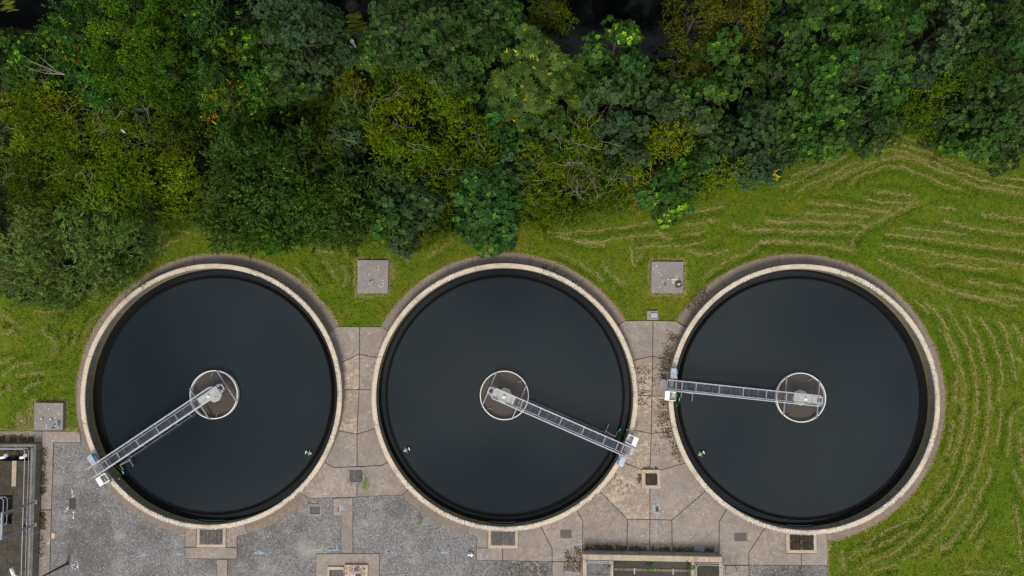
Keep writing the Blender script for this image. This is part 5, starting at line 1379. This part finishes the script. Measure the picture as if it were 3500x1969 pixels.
ROWS += crop(2850, 1600, 3.926, [
 [(1530, 0), (1500, 130), (1430, 200), (1370, 300)], [(1760, 0), (1700, 130), (1640, 260), (1600, 370), (1530, 430), (1430, 560), (1330, 680), (1200, 800), (1080, 900), (960, 1000), (850, 1100), (700, 1180), (560, 1220), (430, 1270), (330, 1360)],
 [(1940, 0), (1880, 150), (1800, 280), (1740, 400), (1660, 520), (1590, 640), (1500, 760), (1400, 870), (1280, 980), (1150, 1090), (1020, 1170), (920, 1250)], [(2110, 0), (2060, 150), (1990, 270), (1930, 420), (1850, 560), (1790, 680), (1720, 780), (1640, 900), (1530, 1000), (1420, 1110)],
 [(850, 1290), (720, 1310), (570, 1370), (470, 1430)], [(1240, 540), (1160, 640), (1000, 700), (860, 770), (700, 840), (560, 920), (430, 1020)], [(980, 820), (800, 930), (640, 1010), (520, 1070), (330, 1110), (180, 1210)], [(1280, 360), (1230, 480), (1080, 570)], [(2040, 570), (1980, 680), (1900, 800), (1800, 950)],
 [(2400, 20), (2470, 150), (2510, 280), (2552, 400)], [(2420, 480), (2450, 620), (2470, 780), (2480, 950), (2490, 1100), (2490, 1270)], [(2030, 920), (1960, 1000), (1900, 1110)], [(1480, 1080), (1580, 1060), (1420, 1040)], [(100, 1100), (110, 1250), (140, 1400)], [(1740, 1380), (1900, 1390), (2100, 1400), (2300, 1430)], [(2200, 1280), (2300, 1320), (2370, 1300)], [(1250, 1190), (1330, 1180)]])
ROWS += crop(1600, 450, 2.342, [
 [(620, 800), (760, 820), (900, 800), (1000, 795), (1150, 770), (1250, 770), (1380, 740), (1470, 720)], [(1540, 710), (1680, 670), (1800, 640), (1900, 630), (2040, 595)], [(870, 870), (960, 885), (1070, 880), (1200, 855), (1350, 840), (1480, 830), (1560, 810)], [(1680, 770), (1800, 740), (1940, 715), (2010, 710)],
 [(700, 840), (820, 860), (940, 895), (1100, 905)], [(1330, 930), (1500, 915), (1640, 920), (1750, 905), (1900, 880)], [(1290, 920), (1310, 980), (1320, 1080)], [(1390, 970), (1350, 1040)], [(1750, 955), (1850, 985), (1960, 985), (2080, 940)], [(1870, 1180), (1980, 1090), (2080, 1030), (2200, 980), (2280, 940), (2320, 880), (2440, 870), (2576, 885)],
 [(2110, 750), (2200, 790), (2330, 790), (2450, 785)], [(2370, 715), (2500, 725), (2576, 730)], [(700, 980), (800, 1000), (900, 1050), (960, 1100), (1040, 1140), (1070, 1200)], [(1070, 1030), (1130, 1120), (1200, 1190), (1270, 1240)], [(1700, 830), (1800, 820), (1900, 800)], [(1510, 780), (1560, 850), (1640, 850)]])
ROWS += crop(800, 450, 2.634, [[(520, 1030), (600, 1040)], [(690, 1050), (780, 1075), (860, 1080), (925, 1090)], [(1000, 1060), (1015, 1140)], [(800, 1150), (850, 1200), (900, 1290), (940, 1340)], [(560, 1210), (620, 1290), (700, 1390), (760, 1440)], [(1740, 1130), (1830, 1070), (1930, 1000), (1980, 980)], [(1530, 1130), (1580, 1170)], [(1430, 1210), (1450, 1330)], [(980, 1200), (1010, 1300), (1000, 1400)]])
ROWS += crop(0, 500, 2.4156, [[(1440, 690), (1500, 710), (1570, 715)], [(1300, 860), (1340, 720), (1400, 710)], [(1330, 850), (1400, 790), (1480, 770)]])
ROWS += crop(0, 950, 3.22, [[(0, 600), (80, 610), (160, 575)], [(0, 950), (90, 910), (160, 870)], [(40, 1080), (130, 990), (220, 960), (370, 930)], [(180, 1070), (300, 1060), (400, 1040), (490, 1045)], [(480, 530), (490, 620), (580, 670), (620, 730), (590, 850), (540, 890)], [(100, 420), (170, 510), (260, 550)], [(820, 580), (830, 680), (800, 760)], [(700, 600), (740, 700)], [(80, 1150), (130, 1240), (30, 1240), (0, 1300)], [(270, 1250), (310, 1190), (440, 1140)], [(0, 400), (100, 430)], [(370, 370), (600, 365)], [(1090, 380), (1000, 500), (960, 580), (920, 710)]])
def blades(P, D, L, Wd, zt, cols):
    """flat-lying slim blades: P (N,3) centres, D (N) headings"""
    N = len(P); d = np.stack([np.cos(D), np.sin(D), np.zeros(N)], 1); s = np.stack([-np.sin(D), np.cos(D), np.zeros(N)], 1)
    L = L[:, None] / 2; Wd = Wd[:, None] / 2; z = np.stack([np.zeros(N), np.zeros(N), zt], 1)
    return np.stack([P - d * L, P + s * Wd + z, P + d * L + z * .3, P - s * Wd + z * .2], 1), cols
P_ = []; D_ = []; C_ = []; LL = []; WW = []; ZZ = []
def straw(path, dens, sd, ca=(.15, .135, .04), cb=(.30, .255, .10), lr=(.12, .45), wob=.5):
    pts = [Vector(W(*p)) for p in path]
    for a, b_ in zip(pts, pts[1:]):
        d = b_ - a; L = d.length; h = math.atan2(d.y, d.x); n = int(L * dens); x0 = random.uniform(0, 50)
        for _ in range(n):
            u = random.random(); c = a + d * u
            w1 = math.sin((x0 + u * L) * 1.7) * .06 + math.sin((x0 + u * L) * 4.3) * .03
            gap = math.sin((x0 + u * L) * .9) + math.sin((x0 + u * L) * 2.3 + 1)
            if gap < -1.5 and random.random() < .6: continue
            if random.random() < .16: w1 += random.gauss(0, .3)
            off = random.gauss(0, sd) + w1; nx, ny = -d.y / L, d.x / L
            P_.append((c.x + nx * off, c.y + ny * off, .02 + random.random() * .05)); D_.append(h + random.gauss(0, wob) + (PI / 2 if random.random() < .2 else 0))
            f = random.random(); C_.append([ca[k] * (1 - f) + cb[k] * f for k in range(3)]); LL.append(random.uniform(*lr)); WW.append(random.uniform(.02, .045)); ZZ.append(random.uniform(.005, .02))
def swath(path):      # the turf combed darker beside each row
    pts = [Vector(W(*p)) for p in path]; sd_ = random.choice((-1, 1))
    for a, b_ in zip(pts, pts[1:]):
        d = b_ - a; L = d.length; h = math.atan2(d.y, d.x); nx, ny = -d.y / L, d.x / L
        for _ in range(int(L * 30)):
            c = a + d * random.random(); off = sd_ * (.45 + abs(random.gauss(0, .28))); f = random.random()
            P_.append((c.x + nx * off, c.y + ny * off, .02)); D_.append(h + random.gauss(0, .35)); C_.append([.030 + .03 * f, .072 + .03 * f, .002]); LL.append(random.uniform(.15, .4)); WW.append(random.uniform(.03, .06)); ZZ.append(.04)
for r_ in ROWS: straw(r_, 42, random.uniform(.05, .11)); straw(r_, 13, .30, (.13, .125, .03), (.25, .22, .07), wob=.8); swath(r_)
def in_lawn(x, y):
    return True
for path in ([(1216, 884), (1333, 884), (1332, 1008), (1214, 1010), (1216, 884)], [(2221, 889), (2342, 890), (2340, 1009), (2220, 1007), (2221, 889)], [(108, 1472), (108, 1369), (226, 1370), (227, 1472)]):
    straw(path, 60, .13, (.22, .17, .06), (.36, .28, .13), (.1, .3), .9)
straw([(45, 1440), (75, 1430), (100, 1425)], 200, .45, (.16, .13, .04), (.30, .24, .1)); straw([(60, 1462), (105, 1458)], 160, .25, (.16, .14, .03), (.28, .22, .1))
straw([(0, 1468), (110, 1469)], 60, .07); straw([(228, 1468), (270, 1470)], 90, .2)
for t_, a0, a1 in ((0, ang(0, 1150, 1120), ang(0, 273, 1480)), (1, ang(1, 2130, 1100), ang(1, 1308, 1120)), (2, ang(2, 2829, 1853) + .0, ang(2, 2318, 1100))):
    while a1 < a0: a1 += 2 * PI
    n = int((a1 - a0) * 14.7 * 42); c = TANK[t_]
    for _ in range(n):
        u = random.uniform(a0, a1); rr_ = 14.66 + random.gauss(0, .07) + .05 * math.sin(u * 23)
        P_.append((c[0] + rr_ * math.cos(u), c[1] + rr_ * math.sin(u), .05)); D_.append(u + random.gauss(0, .9)); f = random.random()
        C_.append([.18 * (1 - f) + .36 * f, .13 * (1 - f) + .28 * f, .045 * (1 - f) + .13 * f]); LL.append(random.uniform(.08, .25)); WW.append(random.uniform(.02, .06)); ZZ.append(.03)
straw([(2831, 1853), (2832, 1969), (2832, 2100)], 80, .06)
Q, C = blades(np.array(P_), np.array(D_), np.array(LL), np.array(WW), np.array(ZZ), np.array(C_))
tag(quads_mesh('cut_grass', Q, C, M['straw']), 'rows of dry tan grass cuttings left by the mower', kind='stuff'); print('straw', len(Q))
# living blades over the lawn
N = 230000
P = np.stack([rng.uniform(-54, 55, N), rng.uniform(-30, 24, N), np.full(N, .01)], 1)
apoly = asp; ok = ~in_poly(P, apoly) & ~in_poly(P, fl + [(300, 900), (-300, 900)])
for c in TANK: ok &= np.hypot(P[:, 0] - c[0], P[:, 1] - c[1]) > 14.62
for (x0, y0, x1, y1) in ((1222, 889, 1328, 1003), (2227, 894, 2336, 1003), (117, 1377, 216, 1472), (2211, 1062, 2252, 1094)):
    a_ = W(x0, y1); b__ = W(x1, y0); ok &= ~((P[:, 0] > a_[0]) & (P[:, 0] < b__[0]) & (P[:, 1] > a_[1]) & (P[:, 1] < b__[1]))
P = P[ok]; N = len(P); f = rng.uniform(size=(N, 1)); pat = (np.sin(P[:, 0] * .9 + np.sin(P[:, 1] * .7) * 2) * np.sin(P[:, 1] * 1.1 + np.sin(P[:, 0] * .5) * 2))[:, None] * .5 + .5
C = np.array((.038, .075, .003)) * (1 - f) + np.array((.13, .155, .007)) * f; C = C * (.75 + .45 * pat)
dry = rng.uniform(size=(N, 1)) < .08; C = np.where(dry, np.array((.20, .17, .06)), C)
Q, C = blades(P, rng.uniform(0, 2 * PI, N), rng.uniform(.08, .26, N), rng.uniform(.02, .055, N), rng.uniform(.02, .10, N), C)
tag(quads_mesh('grass', Q, C, M['straw']), 'short green mown lawn grass', kind='stuff'); print('grass', N)
# dry moss clumps
mb = MB(); rm = random.Random(2)
def moss(path, n, sd, z, s0=.03, s1=.14, off=0):
    pts = [Vector(W(*p)) for p in path]
    segs = [(a_, b__, (b__ - a_).length) for a_, b__ in zip(pts, pts[1:])]; T_ = sum(s[2] for s in segs)
    for a_, b__, L in segs:
        d = (b__ - a_) / L; nn = Vector((-d.y, d.x)); x0 = rm.uniform(0, 20)
        for _ in range(int(2.3 * n * L / T_)):
            u = rm.uniform(0, L)
            if math.sin((x0 + u) * 2.1) + math.sin((x0 + u) * 5.3) < -.8 and rm.random() < .7: continue
            c = a_ + d * u + nn * (rm.gauss(0, sd * 1.15) + off); r_ = rm.uniform(s0, s1) * rm.uniform(.35, .7); k = 5; ph = rm.uniform(0, 6)
            vs_ = [(c.x + r_ * rm.uniform(.6, 1.3) * math.cos(ph + 2 * PI * i / k), c.y + r_ * rm.uniform(.6, 1.3) * math.sin(ph + 2 * PI * i / k), z) for i in range(k)] + [(c.x, c.y, z + r_ * .35)]
            mb.add(vs_, [(i, (i + 1) % k, k) for i in range(k)])
zz = .066
moss([(0, 1500), (60, 1500), (118, 1504)], 520, .22, zz); moss([(150, 1530), (148, 1620), (146, 1700)], 380, .16, zz); moss([(146, 1750), (144, 1810)], 240, .2, zz); moss([(144, 1830), (140, 1920)], 60, .2, zz)
moss([(2308, 1140), (2285, 1190), (2272, 1240), (2266, 1300)], 520, .28, zz); moss([(2268, 1360), (2272, 1440), (2284, 1500)], 380, .3, zz); moss([(2205, 1250), (2200, 1330), (2192, 1400)], 190, .5, zz)
moss([(2300, 1480), (2312, 1540), (2325, 1580)], 160, .3, zz); moss([(2248, 1380), (2258, 1450), (2250, 1560)], 120, .4, zz, .03, .1)
moss([(2000, 1870), (2100, 1872), (2140, 1873)], 420, .13, zz); moss([(2150, 1874), (2210, 1876)], 160, .12, zz); moss([(2225, 1876), (2290, 1877)], 150, .12, zz); moss([(2300, 1878), (2440, 1881)], 360, .14, zz)
moss([(1935, 1905), (1985, 1880)], 160, .3, zz); moss([(1925, 1930), (1985, 1935)], 160, .35, zz); moss([(2186, 1620), (2186, 1650)], 90, .1, zz); moss([(2195, 1600), (2250, 1600)], 90, .08, zz)
moss([(2090, 1600), (2110, 1640), (2120, 1690)], 90, .5, zz, .03, .1); moss([(1186, 1602), (1186, 1650), (1240, 1660)], 70, .15, .145, .02, .06); moss([(1176, 1940), (1250, 1945)], 170, .35, .285, .03, .08)
moss([(2060, 1920), (2150, 1922)], 110, .12, 1.255, .03, .09); moss([(2350, 1920), (2370, 1925)], 40, .1, 1.255)
moss([(0, 1545), (110, 1548)], 500, .3, .17, .05, .2); moss([(10, 1590), (35, 1600)], 120, .35, .80, .04, .12)
moss([(330, 1010), (370, 985), (430, 950)], 160, .2, zz, .03, .09); moss([(1850, 915), (1920, 945), (1960, 985)], 260, .25, zz, .03, .12); moss([(2420, 985), (2390, 1010), (2350, 1060)], 260, .25, zz, .03, .12)
for (y0, x0) in ((1100, 2120), (1240, 2180), (1620, 2140), (1720, 2120)): moss([(x0, y0), (x0 + 80, y0 + 60)], 40, .8, zz, .02, .06)
tag(mb.build('dry_moss', M['moss']), 'dark dry moss clumps on the concrete', kind='stuff')
# loose white stones on the plinths and covers
